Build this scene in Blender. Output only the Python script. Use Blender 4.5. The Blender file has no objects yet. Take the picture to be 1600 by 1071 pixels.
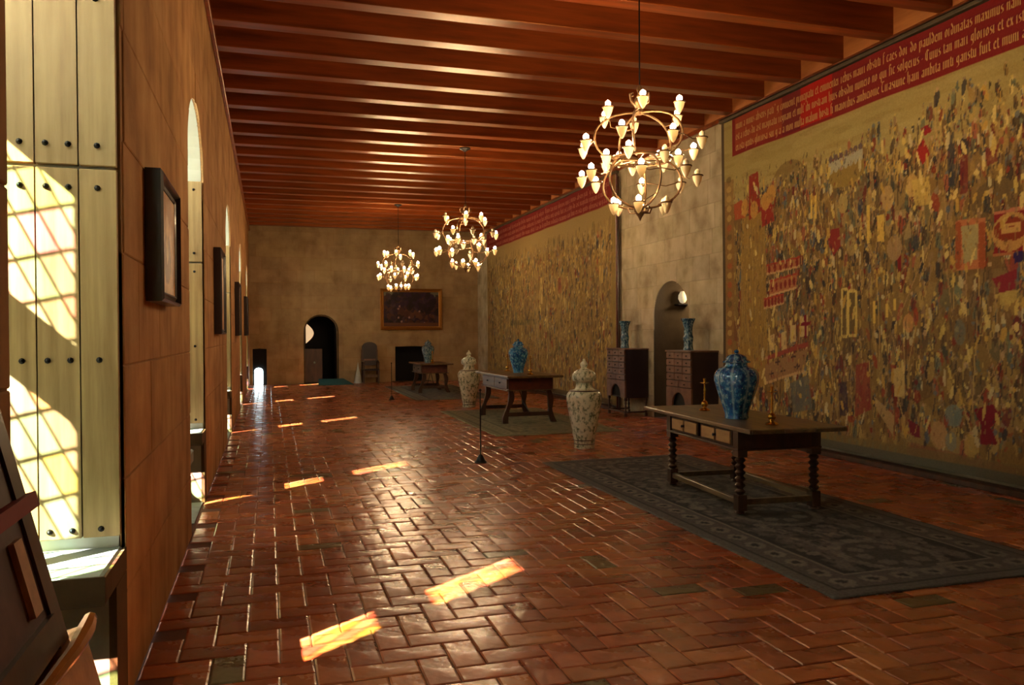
import bpy, math, random
import numpy as np
from mathutils import Vector, Matrix
R = random.Random(7)
PI = math.pi
SC = bpy.context.scene
COL = SC.collection

# ------------------------------------------------------------------ camera
F = 1244.0
YAW = math.atan(380 / F); PITCH = -13.2 / F; ROLL = 0.0060
EYE = Vector((0, 0, 1.6))
fw = Vector((math.sin(YAW) * math.cos(PITCH), math.cos(YAW) * math.cos(PITCH), math.sin(PITCH)))
rt0 = Vector((math.cos(YAW), -math.sin(YAW), 0)); up0 = rt0.cross(fw)
rt = rt0 * math.cos(ROLL) - up0 * math.sin(ROLL)
up = up0 * math.cos(ROLL) + rt0 * math.sin(ROLL)
cd = bpy.data.cameras.new('camera'); cam = bpy.data.objects.new('camera', cd); COL.objects.link(cam)
cam.matrix_world = Matrix(((rt.x, up.x, -fw.x, EYE.x), (rt.y, up.y, -fw.y, EYE.y), (rt.z, up.z, -fw.z, EYE.z), (0, 0, 0, 1)))
cd.sensor_fit = 'HORIZONTAL'; cd.sensor_width = 36; cd.lens = 36 * F / 1600; cd.clip_start = .05; cd.clip_end = 300
SC.camera = cam

def ray(px, py): return fw * F + rt * (px - 800) - up * (py - 535.5)
def on_x(px, py, X): d = ray(px, py); t = (X - EYE.x) / d.x; return EYE + d * t
def on_y(px, py, Y): d = ray(px, py); t = (Y - EYE.y) / d.y; return EYE + d * t
def on_z(px, py, Z): d = ray(px, py); t = (Z - EYE.z) / d.z; return EYE + d * t

# ------------------------------------------------------------------ light and exposure
SC.view_settings.view_transform = 'Standard'; SC.view_settings.look = 'None'
SC.view_settings.exposure = 0.10; SC.view_settings.gamma = 1; SC.view_settings.use_curve_mapping = False
SKY = 5.2; SUN = 130.0; BULB = 340.0
w = bpy.data.worlds.new('sky'); SC.world = w; w.use_nodes = True
bg = w.node_tree.nodes['Background']; bg.inputs[0].default_value = (.80, .92, 1, 1); bg.inputs[1].default_value = SKY
sd = bpy.data.lights.new('sun', 'SUN'); sun = bpy.data.objects.new('sun', sd); COL.objects.link(sun)
sd.energy = SUN; sd.angle = math.radians(.6); sd.color = (1, .95, .86)
SDIR = Vector((.8, .6, -.73)).normalized()
sun.rotation_euler = SDIR.to_track_quat('-Z', 'Y').to_euler()
SC.cycles.max_bounces = 10; SC.cycles.diffuse_bounces = 5; SC.cycles.glossy_bounces = 4; SC.cycles.transparent_max_bounces = 12
SC.cycles.caustics_reflective = False; SC.cycles.caustics_refractive = False
SC.cycles.sample_clamp_indirect = 6.0; SC.cycles.sample_clamp_direct = 0

# ------------------------------------------------------------------ materials
def lin(c):
    if isinstance(c, str): c = tuple(int(c[i:i + 2], 16) for i in (0, 2, 4))
    return tuple((v / 255 / 12.92 if v / 255 <= .04045 else ((v / 255 + .055) / 1.055) ** 2.4) for v in c)
def L4(c): return (*lin(c), 1)
class NT:
    def __init__(s, name):
        s.m = bpy.data.materials.new(name); s.m.use_nodes = True; s.t = s.m.node_tree; s.n = s.t.nodes
        s.p = s.n['Principled BSDF']; s.out = s.n['Material Output']
    def add(s, ty, **kw):
        n = s.n.new(ty)
        for k, v in kw.items():
            if k.startswith('i_'): n.inputs[int(k[2:]) if k[2:].isdigit() else k[2:]].default_value = v
            else: setattr(n, k, v)
        return n
    def link(s, a, b): s.t.links.new(a, b)
    def coord(s, scale=(1, 1, 1), kind='Object', rot=(0, 0, 0)):
        tc = s.add('ShaderNodeTexCoord'); mp = s.add('ShaderNodeMapping'); mp.inputs['Scale'].default_value = scale; mp.inputs['Rotation'].default_value = rot
        s.link(tc.outputs[kind], mp.inputs[0]); return mp.outputs[0]
    def noise(s, scale, vec=None, detail=4, rough=.55):
        n = s.add('ShaderNodeTexNoise'); n.inputs['Scale'].default_value = scale; n.inputs['Detail'].default_value = detail; n.inputs['Roughness'].default_value = rough
        if vec is not None: s.link(vec, n.inputs['Vector'])
        return n.outputs['Fac']
    def ramp(s, fac, stops, interp='LINEAR'):
        r = s.add('ShaderNodeValToRGB'); r.color_ramp.interpolation = interp; e = r.color_ramp.elements
        while len(e) < len(stops): e.new(.5)
        for i, (p, c) in enumerate(stops): e[i].position = p; e[i].color = c if len(c) == 4 else (*c, 1)
        s.link(fac, r.inputs[0]); return r.outputs[0]
    def mix(s, fac, a, b, mode='MIX'):
        m = s.add('ShaderNodeMix', data_type='RGBA', blend_type=mode)
        for sock, v in ((m.inputs[0], fac), (m.inputs[6], a), (m.inputs[7], b)):
            if hasattr(v, 'is_output'): s.link(v, sock)
            else: sock.default_value = v
        return m.outputs[2]
    def math(s, op, a, b=0.0, c=0.0):
        m = s.add('ShaderNodeMath', operation=op)
        for sock, v in zip(m.inputs, (a, b, c)):
            if hasattr(v, 'is_output'): s.link(v, sock)
            else: sock.default_value = v
        return m.outputs[0]
    def attr(s, name='tint'):
        a = s.add('ShaderNodeAttribute', attribute_name=name); return a.outputs['Color']
    def bump(s, h, strength=.3, dist=.01, prev=None):
        b = s.add('ShaderNodeBump'); b.inputs['Strength'].default_value = strength; b.inputs['Distance'].default_value = dist
        s.link(h, b.inputs['Height'])
        if prev is not None: s.link(prev, b.inputs['Normal'])
        return b.outputs[0]
    def fin(s, col=None, rough=.5, metal=0, normal=None, coat=0, coatr=.1, spec=.5):
        P = s.p.inputs
        if col is not None:
            if hasattr(col, 'is_output'): s.link(col, P['Base Color'])
            else: P['Base Color'].default_value = col
        if hasattr(rough, 'is_output'): s.link(rough, P['Roughness'])
        else: P['Roughness'].default_value = rough
        P['Metallic'].default_value = metal; P['Coat Weight'].default_value = coat; P['Coat Roughness'].default_value = coatr
        P['Specular IOR Level'].default_value = spec
        if normal is not None:
            s.link(normal, P['Normal'])
            if coat: s.link(normal, P['Coat Normal'])
        return s.m

def stone_mat(name, c1, c2, c3, streak=True):
    t = NT(name); v = t.coord(); rnd = t.attr('tint')
    col = t.ramp(t.noise(2.2, v, 6), [(.3, L4(c1)), (.5, L4(c2)), (.72, L4(c3))])
    v2 = t.coord((2.2, 2.2, .35))
    st = t.ramp(t.noise(2.0, v2, 5), [(.30, (.70, .60, .52)), (.58, (1, 1, 1))])
    col = t.mix(.75 if streak else .3, col, st, 'MULTIPLY')
    col = t.mix(.8, col, rnd, 'MULTIPLY')
    n = t.bump(t.noise(38, v, 6, .7), .5, .006)
    n = t.bump(t.noise(5, v, 3), .35, .02, n)
    return t.fin(col, .85, normal=n, spec=.25)
def wood_mat(name, c1, c2, scale=(1, 1, 1), rough=.4, coat=0, rot=(0, 0, 0), knots=False, bs=.2):
    t = NT(name); v = t.coord(scale, rot=rot)
    g = t.noise(3, v, 8, .6)
    col = t.ramp(g, [(.3, L4(c1)), (.68, L4(c2))])
    a = t.add('ShaderNodeObjectInfo').outputs['Random']
    col = t.mix(.55, col, t.ramp(a, [(0, (.62, .6, .58)), (1, (1, 1, 1))]), 'MULTIPLY')
    if knots:
        wv = t.add('ShaderNodeTexWave'); wv.inputs['Scale'].default_value = 1.1; wv.inputs['Distortion'].default_value = 7; wv.inputs['Detail'].default_value = 2
        wv.inputs['Detail Scale'].default_value = .7
        t.link(v, wv.inputs[0]); col = t.mix(.28, col, t.ramp(wv.outputs['Fac'], [(.2, (.58, .5, .4)), (.7, (1, 1, 1))]), 'MULTIPLY')
    n = t.bump(g, bs, .004)
    return t.fin(col, rough, normal=n, coat=coat, coatr=.22)
def flat(name, c, rough=.6, metal=0, coat=0, noise=.25, ns=20, bump=.15):
    t = NT(name); v = t.coord(); g = t.noise(ns, v)
    col = t.mix(noise, L4(c), t.ramp(g, [(.3, (.35, .35, .35)), (.7, (1, 1, 1))]), 'MULTIPLY')
    return t.fin(col, rough, metal, t.bump(g, bump, .003), coat)

M = {}
M['stone'] = stone_mat('golden_lit_stone', (158, 116, 74), (188, 144, 94), (208, 168, 116))  # golden tone partly paints in the warm light on this wall
M['stone_grey'] = stone_mat('pale_stone', (150, 134, 106), (192, 178, 146), (214, 202, 172), False)
M['stone_far'] = stone_mat('far_stone', (146, 120, 86), (168, 142, 104), (184, 158, 118), False)
M['mortar'] = flat('mortar', (168, 126, 82), .95)
M['mortar_grey'] = flat('mortar_grey', (178, 164, 134), .95)
M['plaster'] = flat('white_plaster', (232, 232, 220), .9, noise=.12, ns=6)
M['sill_stone'] = flat('sill_stone', (150, 158, 150), .7, noise=.5, ns=9)
M['bench_stone'] = flat('bench_stone', (158, 150, 130), .75, noise=.5, ns=8)
M['beam'] = wood_mat('varnished_beam', (92, 40, 18), (158, 74, 30), (.25, 3.5, 3.5), .33, .03, bs=.12)
M['beam'].node_tree.nodes['Principled BSDF'].inputs['Specular Tint'].default_value = (1, .56, .22, 1); M['beam'].node_tree.nodes['Principled BSDF'].inputs['Specular IOR Level'].default_value = 1.0
M['infill'] = wood_mat('infill_board', (170, 96, 42), (206, 130, 64), (3, .4, 3), .6)
M['board'] = wood_mat('ceiling_board', (70, 26, 12), (104, 44, 20), (4, .3, 4), .45, .1)
M['shutter'] = wood_mat('shutter_wood', (138, 106, 62), (184, 152, 102), (5, 5, .45), .6, knots=True)
M['iron'] = flat('black_iron', (34, 30, 30), .45, .7)
M['bronze'] = flat('dark_bronze', (112, 84, 56), .38, .85)
M['brass'] = flat('brass', (214, 168, 70), .22, 1, noise=.1)
M['dark_wood'] = wood_mat('dark_wood', (44, 26, 18), (84, 52, 34), (3, 3, .6), .38, .25)
M['dark_wood_h'] = wood_mat('dark_wood_top', (70, 54, 36), (128, 100, 64), (5, .5, 5), .38, .2)
M['drawer_wood'] = wood_mat('drawer_wood', (166, 128, 78), (206, 166, 106), (4, .8, 4), .42, .2)
M['red_wood'] = wood_mat('red_wood', (70, 26, 16), (112, 48, 30), (3, .6, 3), .35, .25)
M['cab_wood'] = wood_mat('cabinet_wood', (92, 60, 48), (140, 102, 80), (2, 2, 2), .4, .15)
M['black'] = flat('soot_and_shade', (14, 11, 12), .9)  # soot in the firebox; painted darkness in door recesses and cabinet arch
M['gilt'] = flat('gilt_frame', (178, 122, 52), .38, .7, noise=.55, ns=45, bump=.5)
M['ebony'] = flat('ebony_frame', (40, 26, 30), .4, coat=.3)
M['leather'] = flat('purple_leather', (104, 68, 78), .5, coat=.1, noise=.5, ns=30)
M['red_cord'] = flat('red_cord', (160, 24, 40), .7)
M['galloon'] = flat('pale_galloon', (240, 200, 170), .7, noise=.3, ns=40)
M['gold_leather'] = flat('golden_leather', (236, 158, 60), 0.25, coat=.7, noise=.45, ns=16, bump=.5)
M['teal'] = flat('teal_mat', (40, 92, 96), .8)
M['white'] = flat('chalk_white', (200, 208, 204), .5)
M['rail'] = flat('rail_metal', (104, 92, 70), .5, .4, noise=.5)
M['bounce_ground'] = flat('pale_bounce_ground', (190, 184, 156), .95, ns=2)
M['candle'] = flat('candle_wax', (238, 226, 190), .4)

def tile_mat():
    t = NT('terracotta_tile'); v = t.coord(); tint = t.attr('tint')
    col = t.mix(.55, tint, t.ramp(t.noise(7, v, 5), [(.3, (.45, .42, .4)), (.65, (1, 1, 1))]), 'MULTIPLY')
    rr = t.ramp(t.noise(3.2, v, 4), [(.3, (.20,) * 3), (.75, (.42,) * 3)])
    n = t.bump(t.noise(26, v, 3), .16, .008)
    n = t.bump(t.noise(6, v, 2), .38, .02, n)
    return t.fin(col, rr, normal=n, coat=.25, coatr=.15, spec=.6)
M['tile'] = tile_mat()
def cloth_mat(name, ws=260, rough=.95, bs=.25, var=.35):
    t = NT(name); v = t.coord(); tint = t.attr('tint')
    n1 = t.noise(ws * .25, v, 2)
    col = t.mix(var, tint, t.ramp(t.noise(45, v, 4, .7), [(.3, (.4, .38, .36)), (.62, (1, 1, 1))]), 'MULTIPLY')
    return t.fin(col, rough, normal=t.bump(n1, bs, .004), spec=.15)
M['tapestry'] = cloth_mat('tapestry_weave')
M['thread'] = flat('gold_thread', (206, 150, 84), .8, noise=.3, ns=60)
M['rug'] = cloth_mat('rug_pile', 400, .98, .6, .6)
M['paint'] = cloth_mat('oil_paint', 60, .45, .1, .3)
def porcelain(name, dark, mid, light, scale, lo, hi):
    t = NT(name); v = t.coord((1, 1, .7)); tint = t.attr('tint')
    g = t.noise(scale, v, 4, .65)
    col = t.ramp(g, [(lo, L4(dark)), ((lo + hi) / 2, L4(mid)), (hi, L4(light))])
    vo = t.add('ShaderNodeTexVoronoi'); vo.inputs['Scale'].default_value = scale * 1.3; t.link(v, vo.inputs['Vector'])
    col = t.mix(t.ramp(vo.outputs['Distance'], [(.12, (1, 1, 1)), (.25, (0, 0, 0))]), col, L4(light))
    sep = t.add('ShaderNodeSeparateColor'); t.link(tint, sep.inputs[0])
    col = t.mix(sep.outputs[0], col, L4(light)); col = t.mix(sep.outputs[1], col, L4(dark))
    return t.fin(col, .18, coat=.5, coatr=.08)
M['blue_china'] = porcelain('blue_porcelain', (16, 70, 130), (44, 130, 178), (160, 210, 218), 26, .42, .66)
M['grey_china'] = porcelain('grey_blue_porcelain', (66, 96, 116), (110, 140, 152), (160, 180, 184), 26, .42, .66)
M['beaker_china'] = porcelain('beaker_porcelain', (30, 66, 92), (74, 114, 132), (146, 172, 176), 30, .42, .62)
M['green_china'] = porcelain('green_white_porcelain', (96, 104, 80), (160, 176, 146), (222, 226, 200), 22, .34, .52)
def emis(name, c, s):
    t = NT(name); t.p.inputs['Base Color'].default_value = (*c, 1); t.p.inputs['Emission Color'].default_value = (*c, 1); t.p.inputs['Emission Strength'].default_value = s
    return t.m
M['bulb'] = emis('lit_bulb', (1, .68, .36), BULB)
def cup_mat():
    t = NT('frosted_cup'); tr = t.add('ShaderNodeBsdfTranslucent'); tr.inputs[0].default_value = (1, .93, .74, 1)
    t.p.inputs['Base Color'].default_value = (.86, .76, .52, 1); t.p.inputs['Roughness'].default_value = .35
    mx = t.add('ShaderNodeMixShader'); mx.inputs[0].default_value = .55
    t.link(t.p.outputs[0], mx.inputs[1]); t.link(tr.outputs[0], mx.inputs[2]); t.link(mx.outputs[0], t.out.inputs[0]); return t.m
M['cup'] = cup_mat()
def glass_mat():
    t = NT('tinted_old_glass'); tr = t.add('ShaderNodeBsdfTransparent'); t.link(t.attr('tint'), tr.inputs[0])
    gl = t.add('ShaderNodeBsdfGlossy'); gl.inputs[1].default_value = .1
    mx = t.add('ShaderNodeMixShader'); mx.inputs[0].default_value = .06
    t.link(tr.outputs[0], mx.inputs[1]); t.link(gl.outputs[0], mx.inputs[2]); t.link(mx.outputs[0], t.out.inputs[0]); return t.m
M['glass'] = glass_mat()
def frost_mat():
    t = NT('diffuser_glass'); tr = t.add('ShaderNodeBsdfTranslucent'); tr.inputs[0].default_value = (.8, .9, .86, 1)
    t.link(tr.outputs[0], t.out.inputs[0]); return t.m
M['frost'] = frost_mat()
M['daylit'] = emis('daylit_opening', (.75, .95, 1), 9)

# ------------------------------------------------------------------ mesh helpers
class MB:
    def __init__(s): s.v = []; s.f = []; s.c = []
    def add(s, vs, fs, c=None):
        o = len(s.v); s.v += [tuple(p) for p in vs]; s.f += [tuple(i + o for i in q) for q in fs]
        if c is not None:
            while len(s.c) < o: s.c.append((1, 1, 1))
            s.c += [c] * len(vs)
        return s
    def box(s, a, b, ch=0, c=None):
        x0, y0, z0 = a; x1, y1, z1 = b
        if ch <= 0:
            vs = [(x0, y0, z0), (x1, y0, z0), (x1, y1, z0), (x0, y1, z0), (x0, y0, z1), (x1, y0, z1), (x1, y1, z1), (x0, y1, z1)]
            return s.add(vs, [(3, 2, 1, 0), (4, 5, 6, 7), (0, 1, 5, 4), (1, 2, 6, 5), (2, 3, 7, 6), (3, 0, 4, 7)], c)
        vs = []
        for z, i in ((z0, ch), (z0 + ch, 0), (z1 - ch, 0), (z1, ch)):
            vs += [(x0 + i, y0 + i, z), (x1 - i, y0 + i, z), (x1 - i, y1 - i, z), (x0 + i, y1 - i, z)]
        fs = [(3, 2, 1, 0), (12, 13, 14, 15)]
        for k in range(3):
            for j in range(4):
                a_, b_ = k * 4 + j, k * 4 + (j + 1) % 4; fs.append((a_, b_, b_ + 4, a_ + 4))
        return s.add(vs, fs, c)
    def lathe(s, prof, n=24, cx=0, cy=0, cz=0, lobes=0, amp=0, c=None):
        vs = []; fs = []
        for r, z in prof:
            for k in range(n):
                a = 2 * PI * k / n; rr = r * (1 + amp * math.cos(lobes * a)) if lobes else r
                vs.append((cx + rr * math.cos(a), cy + rr * math.sin(a), cz + z))
        m = len(prof)
        for i in range(m - 1):
            for k in range(n):
                k2 = (k + 1) % n; fs.append((i * n + k, i * n + k2, (i + 1) * n + k2, (i + 1) * n + k))
        if prof[0][0] > 1e-4: fs.append(tuple(range(n - 1, -1, -1)))
        if prof[-1][0] > 1e-4: fs.append(tuple((m - 1) * n + k for k in range(n)))
        return s.add(vs, fs, c)
    def tube(s, pts, r, n=8, closed=False):
        pts = [Vector(p) for p in pts]; rs = r if isinstance(r, (list, tuple)) else [r] * len(pts); vs = []; fs = []
        m = len(pts); ref = Vector((0, 0, 1)); 
        for i, p in enumerate(pts):
            a = pts[(i - 1) % m] if closed or i > 0 else p; b = pts[(i + 1) % m] if closed or i < m - 1 else p
            t = (b - a).normalized()
            rf = ref if abs(t.dot(ref)) < .95 else Vector((1, 0, 0))
            if i == 0: u = t.cross(rf).normalized()
            else: u = (u - t * u.dot(t)).normalized()
            w_ = t.cross(u)
            for k in range(n): q = 2 * PI * k / n; vs.append(p + (u * math.cos(q) + w_ * math.sin(q)) * rs[i])
        for i in range(m if closed else m - 1):
            for k in range(n):
                k2 = (k + 1) % n; j = (i + 1) % m; fs.append((i * n + k, i * n + k2, j * n + k2, j * n + k))
        if not closed: fs += [tuple(range(n - 1, -1, -1)), tuple((m - 1) * n + k for k in range(n))]
        return s.add(vs, fs)
    def prism(s, poly, axis, d0, d1, c=None):
        # poly in the two axes other than axis, extruded d0..d1
        n = len(poly); vs = []
        for d in (d0, d1):
            for a, b in poly: vs.append({'x': (d, a, b), 'y': (a, d, b), 'z': (a, b, d)}[axis])
        fs = [tuple(range(n)), tuple(range(2 * n - 1, n - 1, -1))] + [(i, (i + 1) % n, (i + 1) % n + n, i + n) for i in range(n)]
        return s.add(vs, fs, c)
    def build(s, name, mat, parent=None, smooth=False, fix=False, kind=None):
        me = bpy.data.meshes.new(name); me.from_pydata(s.v, [], s.f); me.materials.append(M[mat] if isinstance(mat, str) else mat)
        if s.c:
            while len(s.c) < len(s.v): s.c.append((1, 1, 1))
            at = me.color_attributes.new('tint', 'FLOAT_COLOR', 'POINT')
            at.data.foreach_set('color', np.array([(*c, 1) for c in s.c], dtype=np.float32).ravel())
        if fix:
            import bmesh
            bm = bmesh.new(); bm.from_mesh(me); bmesh.ops.recalc_face_normals(bm, faces=bm.faces); bm.to_mesh(me); bm.free()
        if smooth:
            me.polygons.foreach_set('use_smooth', [True] * len(me.polygons))
            me.set_sharp_from_angle(angle=math.radians(42))
        me.update()
        return link(name, me, parent, kind)
def link(name, me, parent=None, kind=None, loc=None):
    o = bpy.data.objects.new(name, me); COL.objects.link(o); o.parent = parent
    if kind: o['kind'] = kind
    if loc is not None: o.location = loc
    return o
def thing(name, label, cat, loc=(0, 0, 0), rz=0, group=None):
    o = bpy.data.objects.new(name, None); COL.objects.link(o); o.location = loc; o.rotation_euler = (0, 0, rz); o.empty_display_size = .1
    o['label'] = label; o['category'] = cat
    if group: o['group'] = group
    return o
def struct(name, loc=(0, 0, 0)):
    o = bpy.data.objects.new(name, None); COL.objects.link(o); o.location = loc; o['kind'] = 'structure'; o.empty_display_size = .1; return o
KIDS = {}
def copy_tree(o, parent=None):
    c = o.copy(); COL.objects.link(c); c.parent = parent
    for ch in list(o.children): copy_tree(ch, c)
    return c

# ------------------------------------------------------------------ room numbers
XL, XR, YF, YB, ZC = -.6, 7.0, 27.0, -3.0, 5.42
ZB = 5.05
JF = [3.8, 8.4, 14.2, 19.8, 25.4]     # far jamb of each window recess
OW = 1.6
def arch_w(z, hw, zs, rise):
    if z <= zs: return hw
    q = (z - zs) / rise
    return hw * math.sqrt(max(0, 1 - q * q))

def ashlar(wall, mat, mortar, mp, s0, s1, z1, ops, bl, bh, rng, show=None, back=.25, base=0.0, tintv=.22):
    """mp(s, z, d) -> world; d = depth behind the face. ops: (c, hw, zspring, rise)"""
    nrow = round((z1 - base) / bh); bh = (z1 - base) / nrow
    def pieces(za, zb, a, b):
        live = [o for o in ops if za < o[2] + o[3] - .01]
        live.sort()
        edges = [None] + live
        out = []
        for i in range(len(live) + 1):
            lo = live[i - 1] if i > 0 else None; hi = live[i] if i < len(live) else None
            # between opening lo and hi
            zs = [za, zb]
            for o in (lo, hi):
                if o and zb > o[2]: zs = [max(za, o[2] + o[3] * math.sin(math.asin(max(0, min(1, (za - o[2]) / o[3]))) * (1 - k / 12) + math.asin(max(0, min(1, (zb - o[2]) / o[3]))) * k / 12)) if k or za >= o[2] else za for k in range(13)] + ([zb] if zb > o[2] + o[3] else []) if o[3] > .05 else [za, min(max(za, o[2]), zb), min(max(za, o[2] + .012), zb), zb]
            def Lf(z): 
                if lo is None: return -1e9
                if z >= lo[2] + lo[3]: return lo[0]
                return lo[0] + arch_w(z, *lo[1:])
            def Rf(z):
                if hi is None: return 1e9
                if z >= hi[2] + hi[3]: return hi[0]
                return hi[0] - arch_w(z, *hi[1:])
            l = [(max(a, Lf(z)), z) for z in zs]; r = [(min(b, Rf(z)), z) for z in zs]
            if max(q[0] - p[0] for p, q in zip(l, r)) < .07: continue
            r = [(max(p[0] + .001, q[0]), q[1]) for p, q in zip(l, r)]
            out.append((l, r))
        return out
    # backing
    mb = MB()
    for k in range(nrow):
        za, zb = base + k * bh, base + (k + 1) * bh
        for l, r in pieces(za, zb, s0, s1):
            poly = l + r[::-1]; n = len(poly)
            vs = [mp(s, z, .007) for s, z in poly] + [mp(s, z, back) for s, z in poly]
            fs = [tuple(range(n)), tuple(range(2 * n - 1, n - 1, -1))] + [(i, (i + 1) % n, (i + 1) % n + n, i + n) for i in range(n)]
            mb.add(vs, fs)
    mb.build('mortar_bed', mortar, wall, fix=True)
    cnt = 0; g = .003; rest = MB()
    for k in range(nrow):
        za, zb = base + k * bh + g, base + (k + 1) * bh - g
        s = s0 - rng.random() * bl
        while s < s1:
            L = bl * rng.uniform(.7, 1.25); a, b = max(s, s0) + g, min(s + L, s1) - g; s += L
            if b - a < .12: continue
            for l, r in pieces(za, zb, a, b):
                ctr = (l[0][0] + r[0][0]) / 2
                if show and not show(ctr, (za + zb) / 2): continue
                pr = rng.uniform(-.0007, .001); t_ = 1 - rng.random() * tintv; c = (t_, t_ * rng.uniform(.96, 1), t_ * rng.uniform(.9, 1))
                poly = l + r[::-1]; n = len(poly)
                cs = sum(p[0] for p in poly) / n; cz = sum(p[1] for p in poly) / n; e = .005
                inn = [(p + max(-e, min(e, cs - p)), z + max(-e, min(e, cz - z))) for p, z in poly]
                vs = [mp(p, z, pr) for p, z in inn] + [mp(p, z, pr + .004) for p, z in poly] + [mp(p, z, .02) for p, z in poly]
                fs = [tuple(range(n))]
                for q in (0, n): fs += [(i + q, (i + 1) % n + q, (i + 1) % n + q + n, i + q + n) for i in range(n)]
                cnt += 1
                m1 = MB().add(vs, fs, c) if cnt <= 299 else rest.add(vs, fs, c)
                if cnt <= 299: m1.build('stone_block', mat, wall, fix=True)
    if rest.v: rest.build('stone_blocks', mat, wall, fix=True, kind='stuff')

rng = random.Random(3)
# left wall with five window recesses
wl = struct('wall_left')
ops_l = [(j - OW / 2, OW / 2, 3.12, .55) for j in JF]
ashlar(wl, 'stone', 'mortar', lambda s, z, d: (XL - d, s, z), YB, YF, ZB + .35, ops_l, 1.0, .49, rng, back=.03, tintv=.12)
wf = struct('wall_far')
door_c = on_y(502.5, 590, YF).x; 
ops_f = [(door_c, .52, 1.72, .52)]
fire0, fire1 = on_y(618, 590, YF).x, on_y(668, 590, YF).x
ops_f.append(((fire0 + fire1) / 2, (fire1 - fire0) / 2, 1.20, .012))
low0, low1 = on_y(395, 590, YF).x, on_y(417, 590, YF).x
ops_f.append(((low0 + low1) / 2, (low1 - low0) / 2, 1.17, .012))
ashlar(wf, 'stone_far', 'mortar', lambda s, z, d: (s, YF + d, z), XL - .3, XR + .3, ZB + .35, ops_f, .8, .42, rng, back=.3)
wr = struct('wall_right')
DR = ((12.37 + 13.7) / 2, (13.7 - 12.37) / 2)
ops_r = [(DR[0], DR[1], 1.93, .62)]
ashlar(wr, 'stone_grey', 'mortar_grey', lambda s, z, d: (XR + d, s, z), YB, YF, ZB + .35, ops_r, .72, .42, rng,
       show=lambda s, z: 10.9 < s < 15.6 or s > 25.2 or z > 4.9, back=.02)
wb = struct('wall_back'); MB().box((XL - .3, YB - .3, 0), (XR + .3, YB, ZB + .35)).build('plaster_face', 'mortar', wb)
# passage behind the right door, recess behind the far door, fireplace, low doorway
mb = MB(); Y0, Y1 = 12.37, 13.7
mb.box((XR + .015, Y0 - .1, 0), (XR + 1.6, Y0, 2.8)); mb.box((XR + .015, Y1, 0), (XR + 1.6, Y1 + .1, 2.8)); mb.box((XR + 1.6, Y0 - .1, 0), (XR + 1.7, Y1 + .1, 2.8)); mb.box((XR + .3, Y0, 2.6), (XR + 1.6, Y1, 2.8))
mb.build('door_passage', 'stone_far', wr)
MB().box((XR + .02, YB - .3, 0), (XR + .1, Y0 - .1, ZB + .35)).build('wall_core', 'mortar', wr); MB().box((XR + .02, Y1 + .1, 0), (XR + .1, YF + .3, ZB + .35)).build('wall_core', 'mortar', wr); MB().box((XR + .02, Y0 - .1, 2.6), (XR + .1, Y1 + .1, ZB + .35)).build('wall_core', 'mortar', wr)
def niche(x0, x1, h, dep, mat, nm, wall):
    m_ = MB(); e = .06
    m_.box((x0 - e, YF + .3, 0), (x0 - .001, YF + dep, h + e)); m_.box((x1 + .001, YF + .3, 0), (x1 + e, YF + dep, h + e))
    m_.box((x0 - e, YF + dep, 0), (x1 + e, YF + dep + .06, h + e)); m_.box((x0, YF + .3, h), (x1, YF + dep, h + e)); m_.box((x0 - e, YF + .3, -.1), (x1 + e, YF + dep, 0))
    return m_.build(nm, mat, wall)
niche(door_c - .52, door_c + .52, 2.3, 1.6, 'black', 'door_passage', wf)  # black paints the dark of the passage
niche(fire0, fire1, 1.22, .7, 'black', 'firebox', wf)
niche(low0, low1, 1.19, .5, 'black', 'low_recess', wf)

# ---- floor
fl = struct('floor')
MB().box((XL - 1.3, YB - .3, -.2), (XR + 1.7, YF + 1.7, -.007)).build('mortar_bed', flat('floor_mortar', (112, 66, 42), .8), fl)
W_ = .16; cells = []
nx = int((XR - XL) / W_) + 2; ny = int((YF - YB) / W_) + 2
PAL = [(186, 98, 54), (174, 86, 48), (196, 110, 60), (160, 76, 44), (188, 100, 64), (204, 122, 70), (176, 90, 54)]
def tile_mesh(mb, x0, x1, y0, y1, cx=0, cy=0):
    g = .0025; x0 += g; x1 -= g; y0 += g; y1 -= g; e = .009
    hz = R.uniform(-.0012, .0012); tx = R.gauss(0, .0045); ty = R.gauss(0, .0045); mx, my = (x0 + x1) / 2, (y0 + y1) / 2
    T = lambda x, y, z: (x - cx, y - cy, z + hz + (x - mx) * tx + (y - my) * ty)
    dm = .0016
    vs = [T(x0 + e, y0 + e, 0), T(x1 - e, y0 + e, 0), T(x1 - e, y1 - e, 0), T(x0 + e, y1 - e, 0), T(x0, y0, -.004), T(x1, y0, -.004), T(x1, y1, -.004), T(x0, y1, -.004),
          T(x0, y0, -.012), T(x1, y0, -.012), T(x1, y1, -.012), T(x0, y1, -.012), T(mx, my, dm)]
    fs = [(0, 1, 12), (1, 2, 12), (2, 3, 12), (3, 0, 12)] + [(i, i + 4, (i + 1) % 4 + 4, (i + 1) % 4) for i in range(4)] + [(i + 4, i + 8, (i + 1) % 4 + 8, (i + 1) % 4 + 4) for i in range(4)]
    c = lin(R.choice(PAL)); k = R.uniform(.75, 1.12)
    if R.random() < .03: c = lin((112, 96, 62))
    mb.add(vs, fs, tuple(min(1, q * k) for q in c)); return mb
tiles = []
for i in range(nx):
    for j in range(ny):
        k = (i - j) % 4
        if k == 0: r_ = (i, i + 2, j, j + 1)
        elif k == 3: r_ = (i, i + 1, j, j + 2)
        else: continue
        x0, x1 = XL + r_[0] * W_, XL + r_[1] * W_; y0, y1 = YB + r_[2] * W_, YB + r_[3] * W_
        tiles.append((max(x0, XL), min(x1, XR), max(y0, YB), min(y1, YF)))
for i in range(1, 3): tiles += []
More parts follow.
